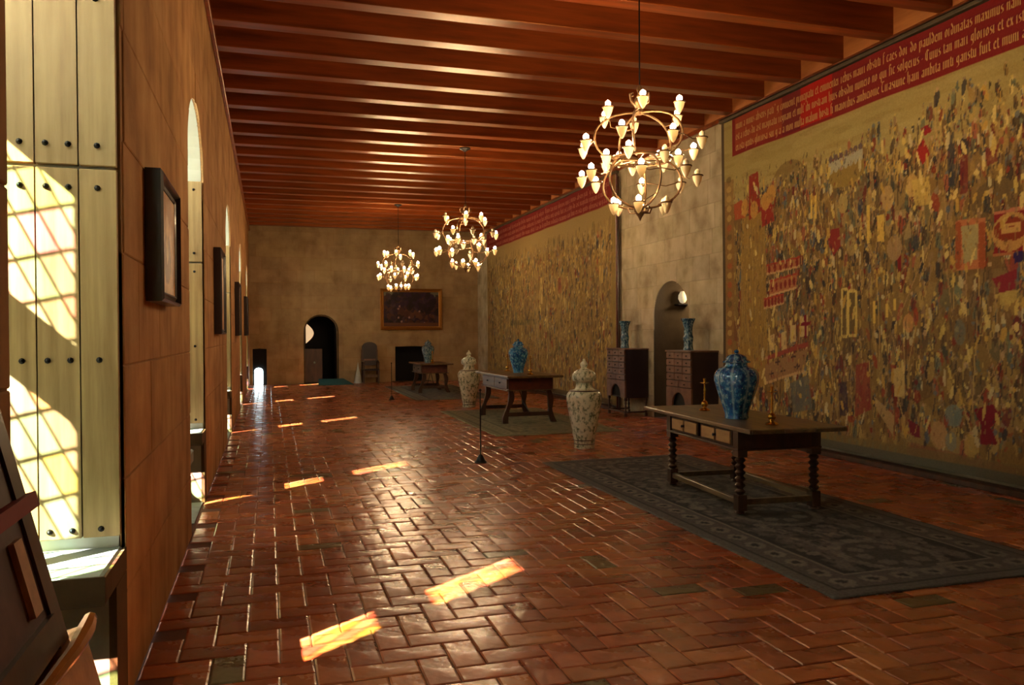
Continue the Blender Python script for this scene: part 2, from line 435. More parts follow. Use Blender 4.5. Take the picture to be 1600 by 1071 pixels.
tiles = [t for t in tiles if t[1] - t[0] > .02 and t[3] - t[2] > .02]
def seen(t):
    p = Vector(((t[0] + t[1]) / 2, (t[2] + t[3]) / 2, 0)) - EYE; d = p.dot(fw)
    if d < 1: return False
    return abs(F * p.dot(rt) / d) < 830 and abs(F * p.dot(up) / d) < 570 and not (3.3 < p.x < 5.15 and 4.0 < p.y < 9.2)
vis = sorted((t for t in tiles if seen(t)), key=lambda t: (t[0] + t[1]) ** 2 + (t[2] + t[3]) ** 2)[:298]
vs_ = set(vis); rest = MB()
for t in tiles:
    if t in vs_:
        cx, cy = (t[0] + t[1]) / 2, (t[2] + t[3]) / 2
        o = tile_mesh(MB(), *t, cx, cy).build('tile', 'tile', fl, smooth=False); o.location = (cx, cy, 0)
    else: tile_mesh(rest, *t)
rest.build('tiles', 'tile', fl, kind='stuff')
# ---- ceiling
ce = struct('ceiling')
MB().box((XL - .3, YB - .3, ZC), (XR + .3, YF + .3, ZC + .15)).build('ceiling_deck', 'board', ce)
for i in range(26):
    wd = (XR - XL) / 26; x = XL + i * wd
    MB().box((x + .004, YB, ZC - .025), (x + wd - .004, YF, ZC - .001), .004).build('board', 'board', ce)
y = 9.11 * 1.0
BY = [(9.11 - XL * 0 - .17) / .956 + (k - 14) * .838 for k in range(0, 40)]
bmesh_ = None
for yb in BY:
    if yb < YB + .1 or yb > YF - .15: continue
    if bmesh_ is None:
        o = MB().box((XL - .02, -.1, ZB), (XR + .02, .1, ZC - .02), .006).build('beam', 'beam', ce); bmesh_ = o.data; o.location = (0, yb, 0)
    else: link('beam', bmesh_, ce, loc=(0, yb, 0))
for nm, x0, x1 in (('trim_1', XL + .002, XL + .05), ('trim_2', XR - .04, XR - .002)):
    o = MB().box((x0, YB, ZB - .07), (x1, YF, ZB - .005), .006).build(nm, 'beam'); o['kind'] = 'structure'
o = MB().box((XR - .035, YB, ZB), (XR - .003, YF, ZC - .03)).build('trim_3', M['infill']); o['kind'] = 'structure'
# unseen ground outside, made pale to bounce light up into the vaults
o = MB().box((-60, -40, -3.2), (XL - 2.2, 70, -3)).build('ground', 'bounce_ground'); o['kind'] = 'structure'

# ---- windows
def diamond_light(win, y0, y1, z0, z1, X, rg):
    dh, dw = .19, .125
    mb = MB(); ld = MB()
    def clip(poly):
        for ax, lim, sg in ((0, y0, 1), (0, y1, -1), (1, z0, 1), (1, z1, -1)):
            out = []
            for i in range(len(poly)):
                a, b = poly[i], poly[(i + 1) % len(poly)]; ia = (a[ax] - lim) * sg >= 0; ib = (b[ax] - lim) * sg >= 0
                if ia: out.append(a)
                if ia != ib:
                    t = (lim - a[ax]) / (b[ax] - a[ax]); out.append((a[0] + (b[0] - a[0]) * t, a[1] + (b[1] - a[1]) * t))
            poly = out
            if not poly: return poly
        return poly
    ni = int((y1 - y0) / dw) + 3; nj = int((z1 - z0) / dh) * 2 + 5
    for i in range(-1, ni):
        for j in range(-1, nj):
            cy = y0 + i * dw + (j % 2) * dw / 2; cz = z0 + j * dh / 2
            p = clip([(cy - dw / 2, cz), (cy, cz - dh / 2), (cy + dw / 2, cz), (cy, cz + dh / 2)])
            if len(p) < 3: continue
            c = rg.choice([(.80, .84, .62), (.70, .82, .62), (.85, .76, .60), (.86, .70, .64), (.78, .82, .74), (.9, .86, .66)])
            mb.add([(X, a, b) for a, b in p], [tuple(range(len(p)))], tuple(min(1, q * rg.uniform(.38, .85)) for q in c))
            m = len(p)
            for q in range(m):
                a, b = p[q], p[(q + 1) % m]
                if abs(a[0] - b[0]) < 1e-6 or abs(a[1] - b[1]) < 1e-6 or a[0] > b[0]: continue
                ld.tube([(X, a[0], a[1]), (X, b[0], b[1])], .006, 4)
    g = mb.build('leaded_glass', 'glass', win, kind='stuff'); ld.build('lead_lattice', 'iron', g, kind='stuff')
rg = random.Random(11)
XS = -1.6
for n, jf in enumerate(JF):
    win = struct('window_%d' % (n + 1)); jn = jf - OW; c = jf - OW / 2
    # recess jambs, vault
    mb = MB(); a = XL - .025
    mb.box((XS - .1, jf, 0), (a, jf + .2, 3.7)); mb.box((XS - .1, jn - .2, 0), (a, jn, 3.7))
    mb.build('jamb', 'plaster', win)
    N = 16; pts = [(c - .8 * math.cos(PI * k / N), 3.12 + .55 * math.sin(PI * k / N)) for k in range(N + 1)]
    mb = MB()
    vv = [(XS - .1, *p) for p in pts] + [(a, *p) for p in pts] + [(XS - .1, p[0], 3.9) for p in pts] + [(a, p[0], 3.9) for p in pts]; K = N + 1
    ff = [(i, i + 1, K + i + 1, K + i) for i in range(N)] + [(2 * K + i + 1, 2 * K + i, 3 * K + i, 3 * K + i + 1) for i in range(N)]
    mb.add(vv, ff); mb.build('vault', 'plaster', win)
    # intrados of the wall face thickness
    # outer stone screen
    mb = MB(); t0, t1 = XS - .07, XS
    l0, l1, l2, l3 = jf - 1.14, jf - .80, jf - .715, jf - .38
    for q in ((jn, 0, l0, 3.12), (l3, 0, jf, 3.12), (l1, .9, l2, 3.12), (l0, 0, l3, .9), (l0, 2.03, l1, 2.31), (l2, 2.03, l3, 2.31), (l0, 3.0, l1, 3.12), (l2, 3.0, l3, 3.12)):
        mb.box((t0, q[0], q[1]), (t1, q[2], q[3]))
    mb.build('mullion_screen', 'sill_stone', win)
    mb = MB(); mb.add([(XS - .04, *p) for p in pts], [tuple(range(K))]); mb.build('tympanum_diffuser', 'frost', win)  # unseen diffuser, added so sky lights the vault without a sun patch
    for (ya, yb_) in ((l0, l1 - .05), (l2, l3)):
        for (za, zb_) in ((.9, 2.03), (2.31, 3.0)): diamond_light(win, ya, yb_, za, zb_, XS - .035, rg)
    # window seats
    mb = MB().box((XS, jf - .47, .58), (XL - .012, jf - .002, .69), .012); st = mb.build('window_seat', 'sill_stone', win)
    MB().box((XS + .002, jf - .478, .579), (XL - .001, jf - .4705, .691)).build('slab_front', 'stone', st)
    MB().box((XS, jf - .24, -.006), (XL - .03, jf - .002, .58)).build('seat_base', 'bench_stone', st)
    MB().box((XL - .030, jf - .24, 0), (XL - .001, jf + .01, .58)).build('seat_front', 'stone', st); MB().box((XL - .0115, jf - .465, .585), (XL - .001, jf + .01, .684)).build('slab_end', 'stone', st)
    mb = MB().box((XS, jn + .002, .53), (XL - .02, jn + .45, .64), .012); st = mb.build('window_seat', 'sill_stone', win)
    MB().box((XS, jn + .002, -.006), (XL - .04, jn + .3, .53)).build('seat_base', 'bench_stone', st)
    MB().box((XS, jf - 1.15, 0), (XL - .02, jf - .24, .006)).build('recess_floor', 'sill_stone', win)
    # shutter folded back on the far jamb: two leaves of planks with iron studs
    seams = [-.615, -.762, -.925, -1.09, -1.26]
    for (za, zb_) in ((.745, 2.31), (2.325, 3.11)):
        sh = bpy.data.objects.new('shutter', None); COL.objects.link(sh); sh.parent = win
        for q in range(4):
            MB().box((seams[q + 1] + .003, jf - .05, za), (seams[q] - .003, jf - .012, zb_), .003).build('plank', 'shutter', sh)
        zs = (.78, 1.50, 2.23) if za < 1 else (2.41, 3.03)
        for z in zs:
            for x in (-.69, -.80, -.885, -.98, -1.14):
                MB().lathe([(.0001, .014), (.007, .011), (.012, .004), (.013, 0)], 8).build('stud', 'iron', sh, True).matrix_local = Matrix.Translation((x, jf - .051, z)) @ Matrix.Rotation(PI / 2, 4, 'X')
    pd = bpy.data.lights.new('window_portal', 'AREA'); pd.shape = 'RECTANGLE'; pd.size = .9; pd.size_y = 2.9; pd.cycles.is_portal = True
    po = bpy.data.objects.new('window_portal', pd); COL.objects.link(po); po.location = (XS - .12, jf - .67, 2.2); po.rotation_euler = (PI / 2, 0, -PI / 2)

# ------------------------------------------------------------------ woven pictures (vertex colours)
class Raster:
    def __init__(s, w, h, dx, base): s.dx = dx; s.nx = int(w / dx) + 1; s.ny = int(h / dx) + 1; s.a = np.ones((s.ny, s.nx, 3), np.float32) * np.array(lin(base), np.float32)
    def _blk(s, x0, x1, y0, y1):
        i0, i1 = max(0, int(x0 / s.dx)), min(s.nx, int(x1 / s.dx) + 2); j0, j1 = max(0, int(y0 / s.dx)), min(s.ny, int(y1 / s.dx) + 2)
        if i0 >= i1 or j0 >= j1: return None
        return s.a[j0:j1, i0:i1], (np.arange(i0, i1) * s.dx)[None, :], (np.arange(j0, j1) * s.dx)[:, None]
    def ell(s, x, y, rx, ry, c, al=1, rot=0):
        r = max(rx, ry); b = s._blk(x - r, x + r, y - r, y + r)
        if b is None: return
        A, X, Y = b; ca, sa = math.cos(rot), math.sin(rot); U = (X - x) * ca + (Y - y) * sa; V = -(X - x) * sa + (Y - y) * ca
        m = ((U / rx) ** 2 + (V / ry) ** 2) < 1; A[m] = A[m] * (1 - al) + np.array(lin(c), np.float32) * al
    def poly(s, P, c, al=1):
        xs = [p[0] for p in P]; ys = [p[1] for p in P]; b = s._blk(min(xs), max(xs), min(ys), max(ys))
        if b is None: return
        A, X, Y = b; m = np.zeros((A.shape[0], A.shape[1]), bool)
        for i in range(len(P)):
            (x0, y0), (x1, y1) = P[i], P[(i + 1) % len(P)]
            if y0 == y1: continue
            cr = ((Y >= min(y0, y1)) & (Y < max(y0, y1))) & (X < (x0 + (Y - y0) * (x1 - x0) / (y1 - y0))); m ^= cr
        A[m] = A[m] * (1 - al) + np.array(lin(c), np.float32) * al
    def line(s, x0, y0, x1, y1, wd, c, al=1):
        dx, dy = x1 - x0, y1 - y0; l = math.hypot(dx, dy) or 1; nx_, ny_ = -dy / l * wd / 2, dx / l * wd / 2
        s.poly([(x0 + nx_, y0 + ny_), (x1 + nx_, y1 + ny_), (x1 - nx_, y1 - ny_), (x0 - nx_, y0 - ny_)], c, al)
    def rect(s, x0, y0, x1, y1, c, al=1): s.poly([(x0, y0), (x1, y0), (x1, y1), (x0, y1)], c, al)
def grid_obj(name, ras, fn, mat, parent=None, rim=None, smooth=True):
    nx_, ny_ = ras.nx, ras.ny
    I, J = np.meshgrid(np.arange(nx_), np.arange(ny_)); P = fn(I * ras.dx, J * ras.dx)
    V = P.reshape(-1, 3); idx = (np.arange(ny_ * nx_).reshape(ny_, nx_))
    a = idx[:-1, :-1].ravel(); b = idx[:-1, 1:].ravel(); c = idx[1:, 1:].ravel(); d = idx[1:, :-1].ravel()
    Q = np.stack([a, b, c, d], 1)
    C = np.concatenate([ras.a.reshape(-1, 3), np.ones((len(V), 1), np.float32)], 1)
    if rim is not None:
        loop = np.concatenate([idx[0, :], idx[1:, -1], idx[-1, -2::-1], idx[-2:0:-1, 0]]); o = len(V); n = len(loop)
        V = np.concatenate([V, V[loop] + np.array(rim)]); C = np.concatenate([C, C[loop] * .7]); k = np.arange(n); k2 = (k + 1) % n
        Q = np.concatenate([Q, np.stack([loop[k2], loop[k], o + k, o + k2], 1)])
    me = bpy.data.meshes.new(name); me.vertices.add(len(V)); me.vertices.foreach_set('co', V.astype(np.float32).ravel())
    me.loops.add(len(Q) * 4); me.loops.foreach_set('vertex_index', Q.astype(np.int32).ravel()); me.polygons.add(len(Q))
    me.polygons.foreach_set('loop_start', np.arange(0, len(Q) * 4, 4, dtype=np.int32)); me.polygons.foreach_set('loop_total', np.full(len(Q), 4, np.int32))
    me.update(calc_edges=True); at = me.color_attributes.new('tint', 'FLOAT_COLOR', 'POINT'); at.data.foreach_set('color', C.astype(np.float32).ravel())
    if smooth: me.polygons.foreach_set('use_smooth', np.ones(len(Q), bool))
    me.materials.append(M[mat]); me.validate()
    return link(name, me, parent)

XT = XR - .06
def disp(Y, Z): return .012 * np.sin(Y * 2.3 + .6 * np.sin(Z)) + .008 * np.sin(Y * 5.1 + Z * .7)
OCH = [(158, 128, 72), (140, 110, 62), (172, 140, 80), (124, 96, 58), (110, 86, 54), (186, 156, 88), (132, 108, 74), (150, 120, 84)]
RED = [(128, 48, 38), (150, 64, 46), (110, 40, 40), (164, 92, 66)]
DRK = [(52, 44, 46), (66, 54, 44), (44, 46, 56), (84, 66, 48), (60, 66, 60)]
GRN = [(104, 108, 84), (88, 96, 84), (120, 124, 96), (92, 100, 104)]
YEL = [(214, 184, 98), (226, 200, 122), (200, 160, 76), (206, 188, 138)]
def crowd(T, x0, x1, y0, y1, n, rg, sc=1, cols=None):
    for _ in range(n):
        x = rg.uniform(x0, x1); y = rg.uniform(y0, y1); q = rg.random() + .22 * math.sin(x * 2.1 + 1.3 * math.sin(y * 2.4)) * math.sin(y * 3.1 + x); h = rg.uniform(.07, .21) * sc; wd = h * rg.uniform(.22, .46)
        pal = OCH if q < .5 else DRK if q < .68 else RED if q < .80 else GRN if q < .92 else YEL
        c = rg.choice(pal)
        T.ell(x, y, wd * .6, h * .6, c, .85, rg.uniform(-.3, .3))
        T.ell(x + wd * .1, y + h * .62, wd * .33, wd * .38, rg.choice([(196, 160, 112), (150, 128, 96), (110, 112, 108), (206, 176, 96)]), .9)
        if rg.random() < .6: T.line(x - wd * .4, y - h * .5, x + wd * .1, y + h * .4, .014 * sc, rg.choice(DRK), .8)
        if rg.random() < .35: T.ell(x - wd * .3, y, wd * .35, wd * .5, rg.choice(YEL + RED + GRN), .9)
def spears(T, x0, x1, y0, y1, n, rg):
    for _ in range(n):
        x = rg.uniform(x0, x1); y = rg.uniform(y0, y1); l = rg.uniform(.3, 1.0); a = rg.gauss(0, .22)
        T.line(x, y, x + l * math.sin(a), y + l * math.cos(a), rg.uniform(.010, .018), rg.choice([(196, 160, 96), (70, 54, 40), (176, 140, 90), (90, 70, 50)]), .85)
def speckle(T, rg, n, x1, y1, sm=1):
    for _ in range(n):
        x = rg.uniform(.0, x1); y = rg.uniform(0, y1)
        T.ell(x, y, rg.uniform(.008, .028) * sm, rg.uniform(.02, .075) * sm, rg.choice(OCH + OCH + DRK + YEL[:1] + RED[:2]), .55, rg.uniform(-.5, .5))

# near tapestry. raster x = distance from its far edge (left edge seen from the room), y = height above its foot
T1Y, T1L, T1Z0, T1Z1 = 11.2, 9.6, .10, 4.93
T = Raster(T1L, T1Z1 - T1Z0, .0135, (138, 110, 62)); rg = random.Random(21)
H1 = T1Z1 - T1Z0
def q1(px, py): p = on_x(px, py, XT); return (T1Y - p.y, p.z - T1Z0)
speckle(T, rg, 2500, T1L, H1, 1.3)
T.rect(0, 3.5, T1L, H1, (172, 152, 92)); 
for _ in range(260): T.ell(rg.uniform(0, T1L), rg.uniform(3.5, H1), rg.uniform(.1, .4), rg.uniform(.02, .06), rg.choice([(160, 138, 80), (184, 164, 104), (148, 126, 74)]), .4)

for _ in range(70):
    T.ell(rg.uniform(.4, T1L), rg.uniform(.3, 3.6), rg.uniform(.15, .5), rg.uniform(.12, .35), rg.choice([(112, 84, 50), (164, 136, 82), (96, 82, 60), (120, 70, 48), (92, 92, 70), (176, 150, 96)]), .6)
crowd(T, .4, T1L, .25, 3.55, 2900, rg); spears(T, .5, T1L, .3, 3.3, 330, rg)
for _ in range(620):
    x = .5 + (T1L - .5) * rg.random() ** .75; crowd(T, x, x + .1, 3.3, min(4.15, 3.45 + x * .14), 1, rg, .8)
# hills and walls
T.poly([q1(1160, 340), q1(1196, 330), q1(1200, 600), q1(1155, 620)], (160, 126, 62), .85)
for k in range(60): a = q1(rg.uniform(1160, 1197), rg.uniform(350, 560)); T.line(a[0], a[1], a[0], a[1] + .3, .02, rg.choice(OCH), .5)
def quadpx(pts, c, al=1): T.poly([q1(*p) for p in pts], c, al)
def linepx(a, b, wd, c, al=1): T.line(*q1(*a), *q1(*b), wd, c, al)
# red towers at the far edge
quadpx([(1172, 275), (1186, 268), (1190, 330), (1172, 345)], (146, 54, 40)); quadpx([(1190, 320), (1206, 310), (1210, 345), (1192, 355)], (150, 52, 44))
quadpx([(1146, 320), (1160, 312), (1166, 340), (1148, 345)], (170, 84, 50)); 
for (x, y) in ((1180, 328), (1197, 315), (1205, 303), (1165, 325)): T.ell(*q1(x, y), .10, .13, (196, 146, 72), .9)
# battlement bands
for (x0, y0, x1, y1, h) in ((1198, 415, 1250, 402, 14), (1203, 440, 1245, 428, 22), (1194, 468, 1225, 460, 14)):
    quadpx([(x0, y0), (x1, y1), (x1, y1 + h), (x0, y0 + h)], (176, 112, 72)); linepx((x0, y0), (x1, y1), .03, (170, 66, 48)); linepx((x0, y0 + h), (x1, y1 + h), .03, (204, 164, 110))
    for k in range(6):
        f = (k + .5) / 6; T.ell(*q1(x0 + (x1 - x0) * f, y0 + (y1 - y0) * f + h / 2), .03, .06, (130, 46, 40))
# white tents and the cross flag
for (x, y, w_, h) in ((1207, 525, 8, 22), (1226, 520, 8, 30), (1240, 510, 9, 24), (1256, 495, 12, 30)):
    quadpx([(x - w_ / 2, y), (x + w_ / 2, y - 3), (x + w_ / 2, y + h), (x - w_ / 2, y + h + 2)], (206, 178, 120))
linepx((1249, 508), (1267, 505), .05, (122, 30, 44)); linepx((1258, 492), (1259, 528), .045, (122, 30, 44))
# palisade with crosses
quadpx([(1196, 570), (1262, 545), (1256, 580), (1194, 600)], (156, 118, 78)); linepx((1196, 560), (1262, 540), .04, (190, 140, 100)); linepx((1194, 600), (1256, 580), .035, (204, 164, 108)); quadpx([(1200, 556), (1262, 534), (1262, 542), (1200, 563)], (150, 70, 56))
for (x, y) in ((1216, 566), (1240, 558), (1206, 584), (1224, 580), (1246, 573)):
    linepx((x - 4, y + 1), (x + 4, y - 1), .025, (80, 56, 44)); linepx((x, y - 5), (x, y + 5), .025, (80, 56, 44))
quadpx([(1235, 600), (1262, 585), (1268, 640), (1240, 645)], (104, 104, 92), .8)
# gold columns, frames
for (x, y, w_, h) in ((1266, 304, 3, 38), (1272, 306, 3, 36), (1355, 322, 6, 58), (1372, 338, 10, 40), (1364, 472, 5, 34), (1384, 476, 4, 20), (1396, 468, 4, 18)): quadpx([(x, y), (x + w_, y - 2), (x + w_, y + h), (x, y + h)], (224, 188, 92))
for (x0, y0, x1, y1) in ((1314, 452, 1323, 526), (1325, 455, 1338, 524)):
    for a, b in (((x0, y0), (x1, y0)), ((x1, y0), (x1, y1)), ((x1, y1), (x0, y1)), ((x0, y1), (x0, y0))): linepx(a, b, .035, (216, 190, 106))
    quadpx([(x0 + 2, y0 + 3), (x1 - 2, y0 + 3), (x1 - 2, y1 - 3), (x0 + 2, y1 - 3)], (110, 92, 56))
# ship hull with soldiers and red pennons
quadpx([(1292, 265), (1350, 240), (1352, 268), (1330, 290), (1296, 295)], (150, 124, 64)); linepx((1292, 268), (1352, 244), .05, (90, 70, 50))
for k in range(7):
    a = q1(1297 + k * 8, 262 - k * 3.4); T.ell(*a, .05, .09, (176, 168, 140)); T.ell(a[0], a[1] + .1, .04, .04, (110, 90, 84))
quadpx([(1438, 200), (1450, 195), (1456, 205), (1444, 212)], (150, 40, 44)); quadpx([(1430, 238), (1442, 216), (1453, 240), (1442, 258)], (156, 44, 40))
quadpx([(1293, 360), (1310, 356), (1312, 385), (1300, 400), (1292, 380)], (140, 50, 46)); quadpx([(1402, 400), (1408, 398), (1408, 424), (1403, 426)], (126, 36, 40))
for (x, y, rx, ry, c) in ((1316, 318, .13, .17, (190, 164, 96)), (1398, 388, .16, .2, (176, 144, 98)), (1330, 385, .14, .16, (172, 146, 90)), (1388, 170 + 140, .13, .2, (196, 160, 100)), (1425, 290, .12, .18, (206, 168, 96)), (1277, 380, .10, .14, (56, 58, 60)), (1432, 380, .08, .12, (50, 56, 66)), (1345, 322, .07, .12, (58, 60, 80)), (1420, 505, .12, .14, (216, 156, 90)), (1432, 495, .05, .14, (160, 40, 34)), (1500, 520, .1, .18, (120, 116, 96)), (1330, 655, .1, .06, (150, 60, 40))): T.ell(*q1(x, y), rx * .7, ry * .75, c, .75)
quadpx([(1480, 210), (1492, 205), (1492, 290), (1482, 292)], (58, 60, 66), .8); quadpx([(1500, 245), (1512, 240), (1512, 300), (1500, 305)], (120, 44, 46), .8); quadpx([(1538, 232), (1558, 225), (1556, 252), (1540, 260)], (126, 46, 46), .8)
quadpx([(1424, 282), (1452, 275), (1456, 320), (1430, 322)], (206, 176, 92), .8)
# framed pale banner and red basket flag
quadpx([(1494, 346), (1538, 339), (1538, 418), (1496, 424)], (190, 118, 76)); quadpx([(1502, 354), (1528, 350), (1526, 405), (1506, 412)], (172, 158, 108))
for k in range(7):
    for x_ in (1498, 1533): T.ell(*q1(x_, 354 + k * 10), .04, .05, (160, 84, 50))
quadpx([(1552, 334), (1600, 324), (1604, 392), (1550, 399)], (140, 40, 44)); linepx((1551, 334), (1600, 324), .035, (196, 122, 90)); linepx((1550, 399), (1590, 396), .03, (176, 110, 70))
T.ell(*q1(1577, 362), .21, .19, (196, 150, 84)); T.ell(*q1(1577, 358), .19, .12, (140, 60, 40)); 
for k in range(3): linepx((1563, 354 + k * 5), (1592, 349 + k * 5), .03, (206, 160, 92))
linepx((1576, 375), (1576, 395), .05, (186, 140, 80))
quadpx([(1548, 436), (1588, 420), (1584, 452), (1560, 458)], (136, 42, 50)); quadpx([(1580, 395), (1596, 392), (1596, 408), (1584, 412)], (54, 40, 84))
quadpx([(1558, 458), (1592, 452), (1590, 470), (1562, 480)], (198, 172, 92), .8); 
# lower figures
quadpx([(1338, 570), (1358, 566), (1362, 640), (1336, 652)], (142, 62, 50), .85); quadpx([(1396, 576), (1415, 573), (1415, 620), (1398, 620)], (206, 178, 110)); quadpx([(1366, 620), (1398, 650), (1396, 682), (1370, 640)], (184, 152, 98), .9)
quadpx([(1308, 600), (1322, 596), (1326, 650), (1312, 650)], (62, 48, 62), .8); quadpx([(1520, 640), (1550, 632), (1562, 652), (1546, 668), (1558, 695), (1528, 695), (1532, 668)], (122, 32, 44)); quadpx([(1420, 655), (1438, 665), (1440, 685), (1424, 680)], (120, 38, 50))
for (x, y, rx, ry, c) in ((1490, 650, .15, .16, (130, 140, 124)), (1468, 680, .16, .2, (196, 152, 96)), (1516, 700, .13, .17, (196, 166, 88)), (1486, 690, .1, .14, (138, 140, 118)), (1435, 620, .07, .1, (136, 44, 40)), (1284, 605, .06, .14, (196, 166, 88))): T.ell(*q1(x, y), rx * .7, ry * .75, c, .75)
for k in range(10): quadpx([(1290 + k * 12, 678 + k * 2.5), (1294 + k * 12, 677 + k * 2.5), (1294 + k * 12, 700 + k * 2.5), (1290 + k * 12, 700 + k * 2.5)], (120, 120, 90), .7)
quadpx([(1420, 690), (1600, 735), (1600, 760), (1418, 715)], (136, 76, 58), .5)
speckle(T, rg, 5200, T1L, 3.9, .62)
for _ in range(420):
    x = rg.uniform(.4, T1L); y = rg.uniform(.3, 3.7); T.ell(x, y, rg.uniform(.012, .03), rg.uniform(.03, .10), rg.choice(YEL), .85, rg.uniform(-.4, .4))
# border and red inscription panel
T.rect(0, 0, .07, H1, (86, 70, 50)); T.rect(.07, 0, .33, 3.9, (142, 104, 58), .7)
for k in range(26): T.ell(.2, .15 + k * .15, .07, .05, rg.choice([(166, 90, 50), (186, 150, 84), (110, 90, 50)]), .8)
T.rect(0, 0, T1L, .10, (96, 92, 72)); T.rect(0, .10, T1L, .2, (128, 108, 66), .6)
B0, B1 = 4.35 - T1Z0, 4.93 - T1Z0
T.rect(.30, B0, T1L, B1 + .05, (130, 36, 34)); T.rect(.38, B0 + .07, 2.2, B1 - .02, (156, 66, 40)); T.rect(1.55, B0 + .02, 1.95, B1, (104, 26, 40), .7); T.rect(1.95, B0 + .03, 2.6, B1, (178, 34, 28)); 
for k in range(3): T.rect(2.6, B0 + .09 + k * .18, T1L, B0 + .14 + k * .18, (112, 26, 40), .6)
tap = thing('tapestry', 'large near woven battle tapestry with a wide red inscription panel on top', 'tapestry', (XT, T1Y, T1Z0))
tp = tap.location
cloth = grid_obj('cloth', T, lambda a, b: np.stack([disp(T1Y - a, b) - 0 * a, -a, b], -1), 'tapestry', tap)
# lettering: broad-nib strokes
G = {'i': (.42, [[(0, 1), (.0, 0), (.12, -.0)]]), 'l': (.42, [[(0, 1.6), (0, 0), (.12, 0)]]), 'b': (.8, [[(0, 1.6), (0, 0), (.42, .05), (.42, .85), (.1, 1)]]),
     'n': (.82, [[(0, 1), (0, 0)], [(.05, .85), (.42, 1), (.42, 0), (.52, 0)]]), 'm': (1.2, [[(0, 1), (0, 0)], [(.05, .85), (.4, 1), (.4, 0)], [(.45, .85), (.8, 1), (.8, 0), (.9, 0)]]),
     'u': (.82, [[(0, 1), (0, .08), (.3, 0)], [(.42, 1), (.42, 0), (.52, 0)]]), 'v': (.8, [[(0, 1), (0, .15), (.25, 0), (.42, .2), (.42, 1)]]), 'o': (.8, [[(.2, 1), (0, .8), (0, .2), (.2, 0), (.42, .2), (.42, .8), (.2, 1)]]),
     'a': (.8, [[(.05, .9), (.42, .95), (.42, 0), (.52, 0)], [(.4, .55), (0, .4), (0, .1), (.3, .05)]]), 'c': (.62, [[(.4, .9), (.15, 1), (0, .8), (0, .15), (.35, 0)]]),
     'e': (.64, [[(0, .45), (.38, .75), (.2, 1), (0, .8), (0, .15), (.35, 0)]]), 'd': (.8, [[(.0, 1.5), (.42, .9), (.42, .1), (.2, 0), (0, .2), (0, .7), (.3, .9)]]),
     'f': (.5, [[(.4, 1.5), (.12, 1.55), (.05, 1.3), (.05, -.1)], [(-.1, 1), (.32, 1)]]), 'g': (.82, [[(.42, .95), (.05, .9), (0, .3), (.4, .15)], [(.42, 1), (.42, -.3), (.0, -.45)]]),
     'h': (.8, [[(0, 1.6), (0, 0)], [(.05, .85), (.42, 1), (.42, .1), (.25, -.25)]]), 'p': (.82, [[(0, 1), (0, -.55)], [(.05, .9), (.42, 1), (.42, .1), (.1, .02)]]),
     'q': (.82, [[(.4, .05), (0, .15), (0, .85), (.4, 1)], [(.42, 1), (.42, -.55)]]), 'r': (.58, [[(0, 1), (0, 0), (.1, 0)], [(.08, .85), (.34, 1)]]), 's': (.64, [[(.36, .95), (.05, .9), (.05, .6), (.36, .4), (.36, .1), (0, .0)]]),
     't': (.52, [[(.08, 1.25), (.08, .1), (.32, 0)], [(-.06, 1), (.3, 1)]]), 'x': (.66, [[(.0, 1), (.4, 0)], [(.4, 1), (0, 0)]]), 'T': (1.0, [[(0, 1.5), (.7, 1.5)], [(.3, 1.5), (.05, .9), (.1, .15), (.5, 0), (.7, .2)]]),
     'C': (1.0, [[(.7, 1.3), (.3, 1.5), (0, 1.1), (0, .3), (.4, 0), (.7, .2)], [(.35, 1.4), (.35, .1)]]), "'": (.3, [[(.0, 1.5), (.1, 1.25)]]), '.': (.35, [[(0, .5), (.06, .42)]]), '-': (0, [[(-.55, 1.35), (-.3, 1.5), (-.1, 1.35)]]), ' ': (.5, [])}
LINES = ["muni a minus absens patr' g conuenit principatu et eminenter rebus mauri obstiti f caes dor do pauldem ordinatas maximus nam finui",
         "est a rebus du ast magnatu regnam et milt' ibi nostram huis obsidiu numero no qui f-ic solgerus . Cuius tan mari gloriosi",
         "ex ista gentis gloriosa sui g a a mon multa malum hosti fi maioribus ambicionie Tyrasiune hain ambita imti ganstu fuit"]
mb = MB(); nibv = Vector((.14, .09))
for li, tx in enumerate(LINES):
    xh = .078; base = B0 + .395 - li * .165; xpos = .42
    for chh in tx + ' et ' + LINES[(li + 1) % 3]:
        wd, sts = G.get(chh, G['i'])
        for st in sts:
            for (a, b) in zip(st[:-1], st[1:]):
                A_ = Vector(a) * 1; B_ = Vector(b) * 1
                P4 = [A_ - nibv * .85, A_ + nibv * .85, B_ + nibv * .85, B_ - nibv * .85]
                pts = [(xpos + p.x * xh * .72, base + p.y * xh) for p in P4]
                mb.add([(float(disp(T1Y - s_, z_)) - .005, -s_, z_) for s_, z_ in pts], [(0, 1, 2, 3)])
        xpos += (wd + .02) * xh * .72
        if xpos > T1L - .2: break
mb.build('lettering', 'thread', cloth, kind='stuff')
MB().box((-.03, -T1L, 4.93 - T1Z0 + .005), (.05, .04, 4.93 - T1Z0 + .05), .006).build('hanging_rail', 'rail', tap)
MB().box((-.035, -T1L, 4.93 - T1Z0 + .055), (.055, .04, 4.93 - T1Z0 + .068)).build('rail_cap', 'dark_wood', tap)
MB().box((-.10, -T1L, -T1Z0 + .0), (.05, .04, -.035), .008).build('floor_batten', 'dark_wood', tap)
